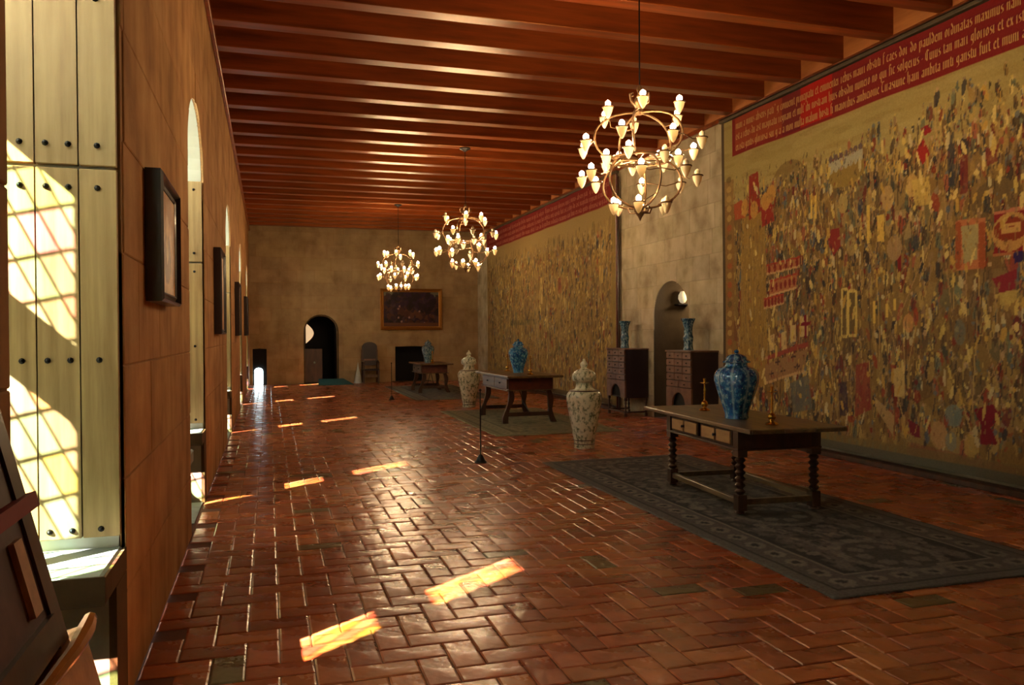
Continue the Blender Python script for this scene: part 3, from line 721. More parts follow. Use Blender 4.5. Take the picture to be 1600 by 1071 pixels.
# far tapestry
T2Y, T2L = 25.5, 10.3
T = Raster(T2L, H1, .03, (150, 122, 70)); rg = random.Random(5)
T.rect(0, 3.6, T2L, H1, (158, 132, 82)); crowd(T, .2, T2L, .2, 3.7, 2600, rg, 1.1); spears(T, .2, T2L, .3, 3.2, 260, rg)
for a, b, c_, d_, cc in ((4.0, 1.5, 4.35, 2.5, (96, 78, 60)), (2.6, 1.75, 4.9, 1.9, (88, 84, 54)), (5.4, 2.3, 5.6, 3.0, (220, 188, 110)), (6.7, 2.5, 7.0, 2.9, (140, 60, 46)), (9.3, 2.6, 9.6, 3.0, (206, 170, 90)), (6.6, 1.1, 6.8, 1.3, (60, 90, 50))): T.rect(a, b, c_, d_, cc, .7)
for k in range(5000): T.ell(rg.uniform(0, T2L), rg.uniform(0, 3.9), rg.uniform(.02, .05), rg.uniform(.04, .14), rg.choice(OCH + DRK[3:] + OCH), .4)
T.rect(0, B0 - .02, T2L - .1, H1 + .1, (128, 40, 36)); T.rect(0, 0, T2L, .12, (96, 80, 56)); T.rect(T2L - .25, 0, T2L, H1, (140, 118, 66), .7)
tap2 = thing('tapestry', 'far woven battle tapestry beyond the small arched side door, red band on top', 'tapestry', (XT, T2Y, T1Z0))
c2 = grid_obj('cloth', T, lambda a, b: np.stack([disp(a * 1.3, b) - 0 * a, -a, b], -1), 'tapestry', tap2)
mb = MB(); rg = random.Random(9)
for li in range(3):
    xh = .085; base = B0 + .385 - li * .165; xpos = .3; tx = LINES[(li + 1) % 3] + ' ' + LINES[li]
    for chh in tx:
        wd, sts = G.get(chh, G['i'])
        for st in sts:
            for (a, b) in zip(st[:-1], st[1:]):
                P4 = [Vector(a) - nibv, Vector(a) + nibv, Vector(b) + nibv, Vector(b) - nibv]
                pts = [(xpos + p.x * xh, base + p.y * xh) for p in P4]
                mb.add([(float(disp(s_ * 1.3, z_)) - .006, -s_, z_) for s_, z_ in pts], [(0, 1, 2, 3)])
        xpos += (wd + .02) * xh
        if xpos > T2L - .4: break
mb.build('lettering', flat('faded_thread', (168, 92, 66), .9), c2, kind='stuff')
MB().box((-.03, -T2L, 4.93 - T1Z0 + .005), (.05, .04, 4.93 - T1Z0 + .06), .006).build('hanging_rail', 'rail', tap2)
MB().box((-.10, -T2L, -T1Z0), (.05, .04, -.035), .008).build('floor_batten', 'dark_wood', tap2)
po = thing('tapestry_pole', 'tall thin brown pole standing at the edge of the far tapestry', 'pole', (XT - .04, T2Y - T2L - .06, 0))
MB().lathe([(.05, 0), (.05, .02), (.022, .04), (.02, .1)] + [(.02, 4.85), (.03, 4.88), (.001, 4.92)], 12).build('shaft', 'red_wood', po, True)
MB().box((.03, -.03, .0), (.06, .03, 4.85)).build('batten', 'dark_wood', po)

# ------------------------------------------------------------------ rugs
def rug(label, x0, x1, y0, y1, dark, mid, light, seed, dx=.03):
    w_, h = x1 - x0, y1 - y0; T = Raster(w_, h, dx, mid); rg = random.Random(seed)
    lam = lambda a, b, t: tuple(a[i] + (b[i] - a[i]) * t for i in range(3))
    T.rect(0, 0, w_, h, lam(mid, light, .25)); T.rect(.10, .10, w_ - .1, h - .1, dark); T.rect(.13, .13, w_ - .13, h - .13, mid); T.rect(.36, .36, w_ - .36, h - .36, light); T.rect(.39, .39, w_ - .39, h - .39, dark)
    k = .22
    while k < h - .1:
        for x in (.245, w_ - .245): T.ell(x, k, .07, .09, light, .8); T.ell(x, k, .03, .04, dark)
        k += .24
    k = .25
    while k < w_ - .1:
        for y in (.245, h - .245): T.ell(k, y, .09, .07, light, .8); T.ell(k, y, .04, .03, dark)
        k += .24
    for _ in range(900):
        x, y = rg.uniform(.45, w_ - .45), rg.uniform(.45, h - .45); c = rg.choice([mid, light, mid, lam(dark, mid, .5), lam(mid, light, .5)])
        T.ell(x, y, rg.uniform(.02, .07), rg.uniform(.02, .07), c, .7); T.ell(w_ - x, y, .03, .05, c, .6)
    for j in range(4):
        cy = h * (j + .5) / 4; T.ell(w_ / 2, cy, .38, .42, light, .45); T.ell(w_ / 2, cy, .30, .34, dark, .7)
        for q in range(8): T.ell(w_ / 2 + .2 * math.cos(q * PI / 4), cy + .22 * math.sin(q * PI / 4), .06, .06, light, .6)
    rr = thing('rug', label, 'rug', (x0, y0, 0))
    def fn(a, b): return np.stack([a, b, .012 + .002 * np.sin(a * 7 + b * 3) + .0015 * np.sin(b * 11)], -1)
    grid_obj('pile', T, fn, 'rug', rr, rim=(0, 0, -.012)); return rr
rug('dark slate green patterned rug under the nearest table', 3.22, 5.2, 3.97, 9.3, (64, 60, 57), (96, 89, 80), (134, 122, 106), 1, .022)
rug('pale grey green rug under the middle table', 3.38, 5.52, 11.9, 16.2, (104, 102, 76), (132, 126, 96), (156, 148, 114), 2)
rug('grey rug under the farthest table by the fireplace', 3.4, 5.5, 19.1, 24.6, (84, 80, 74), (116, 110, 96), (140, 132, 114), 3)

# ------------------------------------------------------------------ tables
def turned(z0, z1, n, r):
    pr = [(r * 1.0, z0)]
    for k in range(n):
        a = z0 + (z1 - z0) * k / n; h = (z1 - z0) / n
        pr += [(r * .62, a + h * .06), (r * .72, a + h * .14), (r * 1.0, a + h * .4), (r * 1.02, a + h * .6), (r * .72, a + h * .86), (r * .6, a + h * .95)]
    return pr + [(r, z1)]
# near table: turned legs, drawers on the side towards the windows
t1 = thing('console_table', 'nearest worn wooden table with ringed turned legs and pale drawer fronts', 'table', (3.80, 5.72, .017), math.radians(-4), 'long tables down the hall')
TL, TW = 2.28, .92; y0, y1, x0, x1 = .30, 1.78, .06, .86
mb = MB()
MB().box((0, 0, .735), (TW, TL, .775), .008).build('tabletop', 'dark_wood_h', t1)
for q in range(3): MB().box((.02 + q * .3, -.012, .738), (.29 + q * .3, .012, .772), .004).build('end_cleat', 'dark_wood_h', t1)
mb = MB(); mb.box((x0 + .03, y0, .57), (x1 - .03, y0 + .03, .735)); mb.box((x0 + .03, y1 - .03, .57), (x1 - .03, y1, .735)); mb.box((x1 - .03, y0, .57), (x1, y1, .735)); mb.box((x0 + .02, y0, .57), (x0 + .05, y1, .735))
mb.box((x0 - .01, y0 - .01, .555), (x1 + .01, y1 + .01, .575), .004); mb.build('apron', 'dark_wood', t1)
for q in range(2):
    a = y0 + .10 + q * .66
    dr = MB().box((x0 - .005, a, .59), (x0 + .02, a + .60, .722), .005).build('drawer', 'dark_wood', t1)
    for e in range(2):
        MB().box((x0 - .016, a + .02 + e * .295, .60), (x0 - .004, a + .275 + e * .295, .712), .006).build('drawer_panel', 'drawer_wood', dr)
    MB().lathe([(.018, 0), (.008, .01), (.016, .025), (.001, .035)], 10).build('knob', 'iron', dr, True).matrix_local = Matrix.Translation((x0 - .012, a + .297, .655)) @ Matrix.Rotation(-PI / 2, 4, 'Y')
leg = None
for (x, y) in ((x0 + .04, y0 + .04), (x1 - .04, y0 + .04), (x0 + .04, y1 - .04), (x1 - .04, y1 - .04)):
    mb = MB(); mb.box((-.045, -.045, .50), (.045, .045, .735), .004); mb.lathe(turned(.17, .50, 6, .045), 14); mb.box((-.042, -.042, .03), (.042, .042, .17), .004); mb.lathe([(.03, 0), (.045, .012), (.03, .03)], 12)
    o = mb.build('leg', 'dark_wood', t1, True); o.location = (x, y, 0)
for a, b in (((x0 + .07, y0 + .015, .08), (x1 - .07, y0 + .06, .13)), ((x0 + .07, y1 - .06, .08), (x1 - .07, y1 - .015, .13)), ((x0 + .015, y0 + .07, .08), (x0 + .06, y1 - .07, .13)), ((x1 - .06, y0 + .07, .08), (x1 - .015, y1 - .07, .13))):
    MB().box(a, b, .005).build('stretcher', 'dark_wood_h', t1)
# middle table: lyre legs and iron stays
def lyre_table(label, x, y, TL, TW, H, group, grey=False):
    t = thing('console_table', label, 'table', (x, y, .017), 0, group)
    MB().box((0, 0, H - .04), (TW, TL, H), .006).build('tabletop', 'dark_wood_h', t)
    MB().box((.08, .22, H - .26), (TW - .12, TL - .30, H - .04), .006).build('apron', 'red_wood', t)
    for q in range(2):
        dr = MB().box((.06, .26 + q * (TL - .58) / 2, H - .235), (.085, .26 + (q + 1) * (TL - .58) / 2 - .03, H - .065), .004).build('drawer', 'bench_wood' if False else 'dark_wood_h', t)
        MB().lathe([(.018, 0), (.008, .01), (.016, .025), (.001, .035)], 10).build('knob', 'iron', dr, True).matrix_local = Matrix.Translation((.065, .26 + (q + .5) * (TL - .58) / 2, H - .15)) @ Matrix.Rotation(-PI / 2, 4, 'Y')
    MB().box((.04, .2, H - .275), (TW - .08, TL - .28, H - .255), .004).build('moulding', 'dark_wood_h', t)
    for yy, sy in ((.30, -1), (TL - .40, 1)):
        for xx, sx in ((.16, -1), (TW - .2, 1)):
            n = 12; out = []; inn = []
            for k in range(n + 1):
                u = k / n; z = (H - .27) * (1 - u) + .0; c = sx * (.02 + .09 * math.sin(u * PI * .9) * 0 + .10 * u ** 1.5) + xx + .025 * math.sin(u * 2 * PI)
                wd = .032 + .02 * abs(math.sin(u * 1.5 * PI + .4)); out.append((c + wd, z)); inn.append((c - wd, z))
            MB().prism(out + inn[::-1], 'y', yy - .03, yy + .03).build('leg', 'dark_wood', t, fix=True)
        MB().box((.06, yy - .022, .12), (TW - .10, yy + .022, .19), .006).build('stretcher', 'dark_wood', t)
    for sy in (0, 1):
        ya, yb = (.33, TL * .45) if sy == 0 else (TL - .43, TL * .52)
        MB().tube([(TW / 2, ya, .16), (TW / 2 + .0, (ya + yb) / 2, .30), (TW / 2, yb, H - .28)], .009, 6).build('iron_stay', 'iron', t, True)
    return t
lyre_table('middle wooden table with splayed lyre legs, second in line down the hall', 3.95, 13.2, 2.25, 1.03, .85, 'long tables down the hall')
lyre_table('farthest small wooden table in front of the fireplace wall', 3.86, 21.0, 1.85, .90, .80, 'long tables down the hall')

# ------------------------------------------------------------------ porcelain
def jar_profile(H, R_):
    return [(R_ * .50, 0), (R_ * .54, .01 * H), (R_ * .50, .05 * H), (R_ * .56, .12 * H), (R_ * .70, .25 * H), (R_ * .86, .40 * H), (R_ * .97, .52 * H), (R_ * 1.0, .60 * H), (R_ * .95, .67 * H), (R_ * .80, .725 * H), (R_ * .62, .75 * H), (R_ * .50, .76 * H), (R_ * .47, .80 * H), (R_ * .50, .81 * H)]
def china(parts_lobes, prof, n, band=None, edges=True):
    mb = MB(); mb.lathe(prof, n, lobes=parts_lobes, amp=-.03 if parts_lobes else 0); cs = []
    H = prof[-1][1]
    for i, (r, z) in enumerate(prof):
        for k in range(n):
            w_ = 0.0; d = 0.0
            if parts_lobes:
                ph = (k * parts_lobes / n) % 1
                if min(ph, 1 - ph) < .09: w_ = .75
            if i in (0, 1): w_ = .8
            if band and i in band: d = .8
            cs.append((w_, d, 0))
    mb.c = cs; return mb
def dense(prof, k=3):
    out = []
    for (a, b), (c, d) in zip(prof[:-1], prof[1:]):
        for q in range(k): out.append((a + (c - a) * q / k, b + (d - b) * q / k))
    return out + [prof[-1]]
def smooth_prof(p, it=1):
    for _ in range(it):
        q = [p[0]]
        for a, b in zip(p[:-1], p[1:]): q += [(a[0] * .75 + b[0] * .25, a[1] * .75 + b[1] * .25), (a[0] * .25 + b[0] * .75, a[1] * .25 + b[1] * .75)]
        q.append(p[-1]); p = q
    return p
def ginger_jar(name, label, loc, H, R_, mat, group, lobes=8):
    t = thing(name, label, 'vase', loc, 0, group)
    china(lobes, smooth_prof(jar_profile(H, R_)), 64 if lobes else 40).build('body', mat, t, True)
    z = .81 * H
    lid = china(lobes, smooth_prof([(R_ * .60, z), (R_ * .62, z + .012 * H), (R_ * .56, z + .03 * H), (R_ * .46, z + .05 * H), (R_ * .46, z + .065 * H), (R_ * .40, z + .10 * H), (R_ * .22, z + .125 * H), (R_ * .06, z + .13 * H)]), 64 if lobes else 40).build('lid', mat, t, True)
    china(0, smooth_prof([(R_ * .07, z + .128 * H), (R_ * .06, z + .14 * H), (R_ * .12, z + .155 * H), (R_ * .10, z + .175 * H), (.001, z + .19 * H)]), 16).build('finial', mat, lid, True)
    return t
zt = .017 + .775
p = on_z(1151, 654, zt); ginger_jar('lidded_jar', 'bright blue and white ribbed lidded jar on the nearest table', (p.x, p.y, zt), .65, .205, 'blue_china', 'lidded jars on the tables')
ginger_jar('lidded_jar', 'blue and white lidded jar on the middle table between two brass candlesticks', (4.52, 14.4, .867), .64, .19, 'blue_china', 'lidded jars on the tables', 0)
ginger_jar('lidded_jar', 'pale grey blue lidded jar on the farthest table', (4.25, 21.95, .817), .64, .18, 'grey_china', 'lidded jars on the tables', 0)
def tall_jar(label, loc, H=1.24):
    t = thing('floor_vase', label, 'vase', loc, 0, 'tall covered floor vases'); R_ = .235
    pr = [(R_ * .62, 0), (R_ * .64, .015), (R_ * .60, .05), (R_ * .64, .12), (R_ * .76, .28), (R_ * .90, .45), (R_ * 1.02, .60), (R_ * 1.08, .70), (R_ * 1.02, .77), (R_ * .74, .815), (R_ * .56, .83), (R_ * .50, .86), (R_ * .50, .92), (R_ * .54, .935)]
    china(0, smooth_prof(pr), 44).build('body', 'green_china', t, True)
    for z, r in ((.06, .62), (.115, .65), (.80, .87)): MB().lathe([(R_ * r - .008, z - .01), (R_ * r + .006, z), (R_ * r - .008, z + .01)], 40).build('painted_ring', 'dark_wood', t, True)
    lid = china(0, smooth_prof([(R_ * .66, .935), (R_ * .70, .95), (R_ * .74, .99), (R_ * .68, 1.05), (R_ * .44, 1.09), (R_ * .2, 1.11), (R_ * .16, 1.13)]), 40).build('lid', 'green_china', t, True)
    china(0, smooth_prof([(R_ * .16, 1.125), (R_ * .22, 1.15), (R_ * .24, 1.18), (R_ * .12, 1.21), (R_ * .06, 1.24), (.001, 1.25)]), 16).build('finial', 'green_china', lid, True)
p = on_z(913, 700, 0); tall_jar('tall pale green and white covered vase on the floor just beyond the nearest rug', (p.x, p.y, .001))
p = on_z(733, 636, 0); tall_jar('tall pale covered vase on the floor left of the middle table, behind the rope post', (p.x, p.y, .001))
def beaker(label, loc):
    t = thing('beaker_vase', label, 'vase', loc, 0, 'beaker vases on the drawer cabinets')
    pr = smooth_prof([(.085, 0), (.088, .01), (.078, .05), (.074, .12), (.085, .18), (.086, .22), (.070, .27), (.070, .36), (.085, .44), (.115, .51), (.125, .53), (.118, .53), (.08, .44), (.06, .36)])
    china(0, pr, 36).build('body', 'beaker_china', t, True)
    MB().lathe([(.118, .522), (.127, .530), (.118, .536)], 36).build('rim', 'beaker_china', t, True)

# brass candlesticks
cs0 = thing('candlestick', 'brass candlestick at the far end of the nearest table, left of the blue jar', 'candlestick', (0, 0, 0), 0, 'brass candlesticks on the tables')
MB().lathe(smooth_prof([(.055, 0), (.058, .008), (.045, .02), (.02, .03), (.018, .04), (.032, .055), (.036, .075), (.028, .095), (.012, .105)]), 20).build('foot', 'brass', cs0, True)
MB().lathe([(.012, .10)] + [(r, .11 + k * .018) for k, r in enumerate((.012, .008, .012, .008, .012, .008, .012, .008, .010, .008, .014))], 12).build('stem', 'brass', cs0, True)
MB().lathe([(.012, .28), (.045, .288), (.045, .292), (.012, .292), (.014, .32), (.016, .335)], 16).build('drip_pan', 'brass', cs0, True)
p = on_z(1101, 642, zt); cs0.location = (p.x, p.y, zt)
for lab, px, py, loc in (('brass candlestick at the near corner of the nearest table, right of the blue jar', 1206, 664, None),
                         ('brass candlestick left of the blue jar on the middle table', 0, 0, (4.5, 15.05, .867)), ('brass candlestick right of the blue jar on the middle table', 0, 0, (4.5, 13.62, .867)),
                         ('brass candlestick beside the pale jar on the farthest table', 0, 0, (4.27, 21.45, .817))):
    c = copy_tree(cs0); c['label'] = lab
    if loc is None: p = on_z(px, py, zt); loc = (p.x, p.y, zt)
    c.location = loc

# ------------------------------------------------------------------ drawer cabinets on legs
def cabinet(label, y0, y1):
    x0, x1 = 6.49, XR - .012; W = y1 - y0; D = x1 - x0; z0, z1 = .36, 1.31
    t = thing('drawer_cabinet', label, 'cabinet', (x0, y0, 0), 0, 'small drawer cabinets by the arched side door')
    mb = MB(); mb.box((.03, 0, z0), (D, .025, z1 - .02)); mb.box((.03, W - .025, z0), (D, W, z1 - .02)); mb.box((.04, .025, z0), (D, W - .025, z0 + .02)); mb.box((D - .02, .025, z0), (D, W - .025, z1 - .02)); mb.box((.05, .02, z0 + .33), (D, W - .02, z0 + .35))
    mb.build('carcass', 'ebony', t)
    MB().box((-.01, -.02, z1 - .025), (D, W + .02, z1), .005).build('top', 'cab_wood', t)
    # front frame with arch
    cw = W / 2; N = 12; r = .22; zb = z0 + .005
    arc = [(cw - r * math.cos(PI * k / N), zb + .03 + r * math.sin(PI * k / N)) for k in range(N + 1)]
    zt_ = z0 + .33
    mb = MB()
    poly_l = [(0, zb), (cw - r, zb)] + arc[:N // 2 + 1] + [(cw, zt_), (0, zt_)]; poly_r = [(W, zb), (W, zt_), (cw, zt_)] + arc[N // 2:] + [(cw + r, zb)]
    mb.prism(poly_l, 'x', .0, .03); mb.prism(poly_r, 'x', .0, .03); mb.build('arch_front', 'cab_wood', t, fix=True)
    MB().box((.06, .03, z0 + .021), (.10, W - .03, zt_)).build('arch_back', 'black', t)  # black paints the shade inside the arch
    MB().box((.018, .0, zt_), (.04, W, z1 - .025)).build('front_frame', 'dark_wood', t)
    zz = zt_ + .012; rows = [(2, .115)] + [(3, .118)] * 4
    for nn, hh in rows:
        for q in range(nn):
            a = .012 + q * (W - .012) / nn; b = .012 + (q + 1) * (W - .012) / nn - .012
            d = MB().box((-.002, a, zz), (.022, b, zz + hh - .012), .010).build('drawer', 'cab_wood', t)
            MB().lathe([(.012, 0), (.006, .006), (.012, .016), (.001, .022)], 8).build('knob', 'iron', d, True).matrix_local = Matrix.Translation((-.002, (a + b) / 2, zz + hh / 2 - .006)) @ Matrix.Rotation(-PI / 2, 4, 'Y')
        zz += hh
    for x in (.035, D - .035):
        for y in (.035, W - .035):
            mb = MB(); mb.box((-.025, -.025, .30), (.025, .025, .36)); mb.lathe(turned(.06, .30, 3, .024), 10); mb.box((-.022, -.022, 0), (.022, .022, .06), .004); o = mb.build('leg', 'dark_wood', t, True); o.location = (x, y, 0)
    for a, b in (((.02, .06, .07), (.05, W - .06, .10)), ((.06, .02, .07), (D - .06, .05, .10)), ((.06, W - .05, .07), (D - .06, W - .02, .10))): MB().box(a, b, .004).build('stretcher', 'dark_wood', t)
    return t
cabinet('dark drawer cabinet on legs right of the arched side door, half behind the nearest table', 11.4, 12.24)
cabinet('dark drawer cabinet on legs left of the arched side door, by the far tapestry', 13.9, 14.74)
beaker('blue grey beaker vase on the cabinet right of the arched side door', (6.74, 11.93, 1.31))
beaker('blue grey beaker vase on the cabinet left of the arched side door', (6.72, 14.38, 1.31))
p = on_y(1063, 466, 13.7)
wlamp = thing('wall_lamp', 'small pale oval wall lamp inside the arched side doorway', 'lamp', (p.x, 13.699, p.z))
MB().lathe([(.001, -.11), (.05, -.09), (.085, -.02), (.08, .05), (.04, .12), (.001, .13)], 18).build('shade', emis('lamp_shade_glow', (1, .86, .56), .35), wlamp, True).location = (0, -.09, 0)
MB().box((-.13, -.16, -.14), (.16, 0, -.115), .004).build('bracket', 'iron', wlamp)

ld_ = bpy.data.lights.new('passage_fill_light', 'POINT'); ld_.energy = 26; ld_.color = (1, .72, .42); ld_.shadow_soft_size = .1
lo_ = bpy.data.objects.new('passage_fill_light', ld_); COL.objects.link(lo_); lo_.location = (p.x + .35, 13.25, p.z + .1)  # added fill, set clear of the lamp to brighten the passage
# ------------------------------------------------------------------ rope posts
def post(label, x, y, H=.92):
    t = thing('rope_post', label, 'post', (x, y, .001), 0, 'rope posts along the floor')
    MB().lathe(smooth_prof([(.075, 0), (.075, .012), (.06, .02), (.045, .05), (.028, .09), (.014, .10)]), 24).build('base', 'iron', t, True)
    MB().lathe([(.0085, .09), (.0085, H - .03)], 10).build('rod', 'iron', t, True)
    MB().lathe([(.012, H - .03), (.02, H - .015), (.001, H)], 12).build('cap', 'iron', t, True)
p = on_z(751, 723, 0); post('thin black rope post standing on the bare tiles before the middle rug', p.x, p.y)
p = on_z(612, 625, 0); post('distant thin black rope post left of the farthest table', p.x, p.y)

# ------------------------------------------------------------------ pictures
def framed(name, label, axis, loc, w_, h, fw_, dep, fmat, art, cat='painting', group=None):
    """local: u across, v up, d towards the room"""
    t = thing(name, label, cat, loc, 0, group)
    if axis == 'x': P = lambda u, v, d: (d, u, v)
    else: P = lambda u, v, d: (u, -d, v)
    corners_o = [(0, 0), (w_, 0), (w_, h), (0, h)]
    prof = [(0, .0), (0, dep), (fw_ * .25, dep * 1.15), (fw_ * .5, dep * .7), (fw_ * .8, dep * .85), (fw_, dep * .75), (fw_, 0)]
    def ring(off): return [(off, off), (w_ - off, off), (w_ - off, h - off), (off, h - off)]
    for k in range(4):
        mb = MB(); vs = []
        for off, d in prof:
            r = ring(off); vs += [P(*r[k], d), P(*r[(k + 1) % 4], d)]
        n = len(prof); fs = [(2 * i, 2 * i + 1, 2 * i + 3, 2 * i + 2) for i in range(n - 1)] + [tuple(range(0, 2 * n, 2)), tuple(range(2 * n - 1, 0, -2))]
        mb.add(vs, fs).build('frame_rail', fmat, t, fix=True)
    x0 = fw_ * .9
    T = Raster(w_ - 2 * x0, h - 2 * x0, .018, (80, 60, 40)); art(T, w_ - 2 * x0, h - 2 * x0)
    if axis == 'x': fn = lambda a, b: np.stack([0 * a + dep * .74, a + x0, b + x0], -1)
    else: fn = lambda a, b: np.stack([a + x0, 0 * a - dep * .74, b + x0], -1)
    grid_obj('canvas', T, fn, 'paint', t, rim=(0, 0, 0) if False else None, smooth=False)
    return t
def art_battle(T, w_, h):
    rg = random.Random(4); T.rect(0, 0, w_, h, (64, 36, 34)); T.rect(0, h * .72, w_ * .35, h, (112, 110, 84)); T.rect(w_ * .72, h * .75, w_, h, (104, 98, 76))
    for _ in range(260):
        x, y = rg.uniform(0, w_), rg.uniform(0, h * .9); T.ell(x, y, rg.uniform(.03, .12), rg.uniform(.04, .16), rg.choice([(54, 28, 36), (78, 42, 32), (44, 26, 40), (92, 54, 36), (36, 24, 24), (70, 46, 50)]), .8, rg.uniform(-1, 1))
    for _ in range(60): T.ell(rg.uniform(.3, w_ - .2), rg.uniform(h * .55, h), rg.uniform(.06, .14), rg.uniform(.05, .13), rg.choice([(50, 28, 44), (42, 26, 30)]), .8)
    for _ in range(7): T.ell(rg.uniform(.1, w_ - .1), rg.uniform(h * .1, h * .6), .03, .035, (150, 112, 100), .9)
    T.rect(0, 0, w_, h * .12, (98, 60, 40))
def art_amber(seed):
    def f(T, w_, h):
        rg = random.Random(seed); T.rect(0, 0, w_, h, (196, 146, 84))
        for _ in range(120): T.ell(rg.uniform(0, w_), rg.uniform(0, h), rg.uniform(.04, .14), rg.uniform(.05, .2), rg.choice([(206, 156, 94), (176, 122, 68), (216, 172, 112), (150, 100, 56)]), .4)
        T.ell(w_ * .5, h * .35, w_ * .22, h * .25, (112, 66, 40), .8); T.ell(w_ * .5, h * .68, w_ * .1, h * .1, (206, 160, 110), .9); T.ell(w_ * .5, h * .5, w_ * .07, h * .2, (222, 182, 120), .7)
    return f
a = on_y(594, 516, YF); b = on_y(690, 452, YF)
framed('painting', 'wide dark oil painting in a gilt frame above the fireplace', 'y', (a.x, YF - .001, a.z), b.x - a.x, b.z - a.z, .12, .09, 'gilt', art_battle)
lf = [(4.42, 5.28, 1.78, 2.46, 'nearest picture on the window wall, dark deep frame around an amber painting'), (9.75, 10.75, 1.62, 2.62, 'second picture on the window wall, between the second and third windows'),
      (15.6, 16.7, 1.60, 2.60, 'third picture on the window wall, between the third and fourth windows'), (21.3, 22.4, 1.60, 2.60, 'farthest picture on the window wall, before the last window')]
for k, (ya, yb, za, zb_, lab) in enumerate(lf):
    framed('painting', lab, 'x', (XL + .004, ya, za), yb - ya, zb_ - za, .06, .075, 'ebony', art_amber(k + 30), group='framed pictures along the window wall')

# ------------------------------------------------------------------ chandeliers
def chandelier(label, x, y, z, all_lit, seed):
    rg = random.Random(seed)
    t = thing('chandelier', label, 'chandelier', (x, y, z), 0, 'iron chandeliers down the middle of the hall')
    top = ZB - z
    # canopy sits under the nearest beam
    MB().lathe([(.10, top - .002), (.10, top - .02), (.04, top - .05), (.015, top - .07)], 16).build('canopy', 'iron', t, True)
    MB().tube([(0, 0, .62), (0, 0, top - .05)], .007, 6).build('rod', 'iron', t, True)
    hub = MB(); hub.lathe([(.012, .70), (.03, .66), (.018, .62), (.05, .57), (.06, .52), (.03, .47), (.04, .44), (.02, .42)], 14)
    for k in range(6):
        q = k * PI / 3; hub.tube([(.03 * math.cos(q), .03 * math.sin(q), .50), (.09 * math.cos(q), .09 * math.sin(q), .55), (.10 * math.cos(q), .10 * math.sin(q), .61), (.07 * math.cos(q), .07 * math.sin(q), .62)], .010, 5)
    hub.build('crown', 'bronze', t, True)
    def bez(P, n=14):
        out = []
        for k in range(n + 1):
            u = k / n; a, b, c, d = P; out.append(tuple((1 - u) ** 3 * a[i] + 3 * (1 - u) ** 2 * u * b[i] + 3 * (1 - u) * u * u * c[i] + u ** 3 * d[i] for i in range(2)))
        return out
    for k in range(5):
        q = k * 2 * PI / 5 + .35; c, s = math.cos(q), math.sin(q)
        MB().tube([(r * c, r * s, zz) for r, zz in bez([(.03, .44), (.55, .44), (.50, .03), (.22, .0)])], .011, 6).build('upper_rib', 'bronze', t, True)
        q += PI / 5; c, s = math.cos(q), math.sin(q)
        MB().tube([(r * c, r * s, zz) for r, zz in bez([(.20, .0), (.46, -.06), (.50, -.42), (.05, -.46)])], .011, 6).build('lower_rib', 'bronze', t, True)
    MB().tube([(.30 * math.cos(2 * PI * k / 32), .30 * math.sin(2 * PI * k / 32), 0) for k in range(32)], .012, 6, True).build('waist_ring', 'bronze', t, True)
    for k in range(5): q = k * PI / 5; MB().tube([(-.3 * math.cos(q), -.3 * math.sin(q), 0), (.3 * math.cos(q), .3 * math.sin(q), 0)], .007, 5).build('cross_bar', 'bronze', t, True)
    mb = MB().lathe([(.02, -.42), (.045, -.45), (.03, -.48), (.05, -.50), (.02, -.54), (.001, -.58)], 12)
    for k in range(5):
        q = k * 2 * PI / 5; mb.tube([(.03 * math.cos(q), .03 * math.sin(q), -.5), (.10 * math.cos(q), .10 * math.sin(q), -.50), (.12 * math.cos(q), .12 * math.sin(q), -.45)], .009, 5)
    mb.build('lower_finial', 'bronze', t, True)
    RU = bez([(.03, .44), (.55, .44), (.50, .03), (.22, .0)]); RL = bez([(.20, .0), (.46, -.06), (.50, -.42), (.05, -.46)])
    tiers = [(6, .41, .44, .33, .34, .2), (8, .56, .15, .42, .20, .0), (7, .36, .01, .28, .0, .5), (8, .55, -.16, .40, -.16, .35), (6, .27, -.42, .22, -.36, .1)]
    for n, r, zz, ri, zi, off in tiers:
        for k in range(n):
            q = 2 * PI * k / n + off + rg.uniform(-.12, .12); rr = r * rg.uniform(.93, 1.05); z_ = zz + rg.uniform(-.03, .03); c, s = math.cos(q), math.sin(q)
            if zi == 0: q0, r0, z0_ = q, .30, 0
            else:
                a0 = .35 + (0 if zi > 0 else PI / 5); q0 = a0 + round((q - a0) / (2 * PI / 5)) * 2 * PI / 5; r0, z0_ = min(RU if zi > 0 else RL, key=lambda p_: abs(p_[1] - zi))
            MB().tube([(r0 * math.cos(q0), r0 * math.sin(q0), z0_), ((r0 + rr) / 2 * math.cos((q0 + 2 * q) / 3), (r0 + rr) / 2 * math.sin((q0 + 2 * q) / 3), (z0_ + z_) / 2 - .03), ((rr - .05) * c, (rr - .05) * s, z_ - .005)], .005, 5).build('arm', 'bronze', t, True)
            cup = link('lamp_cup', CUP, t, loc=(rr * c, rr * s, z_)); link('cup_rim', RIM, cup)
            lit = rg.random() < all_lit(c, s)
            link('bulb', BUL if lit else BUD, cup)
    return t
def data_of(mb, name, mat):
    o = mb.build(name, mat, smooth=True); d = o.data; bpy.data.objects.remove(o); return d
CUP = data_of(MB().lathe(smooth_prof([(.001, -.105), (.012, -.098), (.022, -.080), (.038, -.045), (.045, -.012), (.046, .004), (.042, .004), (.034, -.045), (.001, -.07)]), 14), 'lamp_cup', 'cup')
RIM = data_of(MB().tube([(.050 * math.cos(2 * PI * k / 16), .050 * math.sin(2 * PI * k / 16), 0) for k in range(16)], .0065, 5, True), 'cup_rim', 'bronze')
bp = smooth_prof([(.001, .0), (.014, .003), (.027, .024), (.025, .048), (.001, .066)])
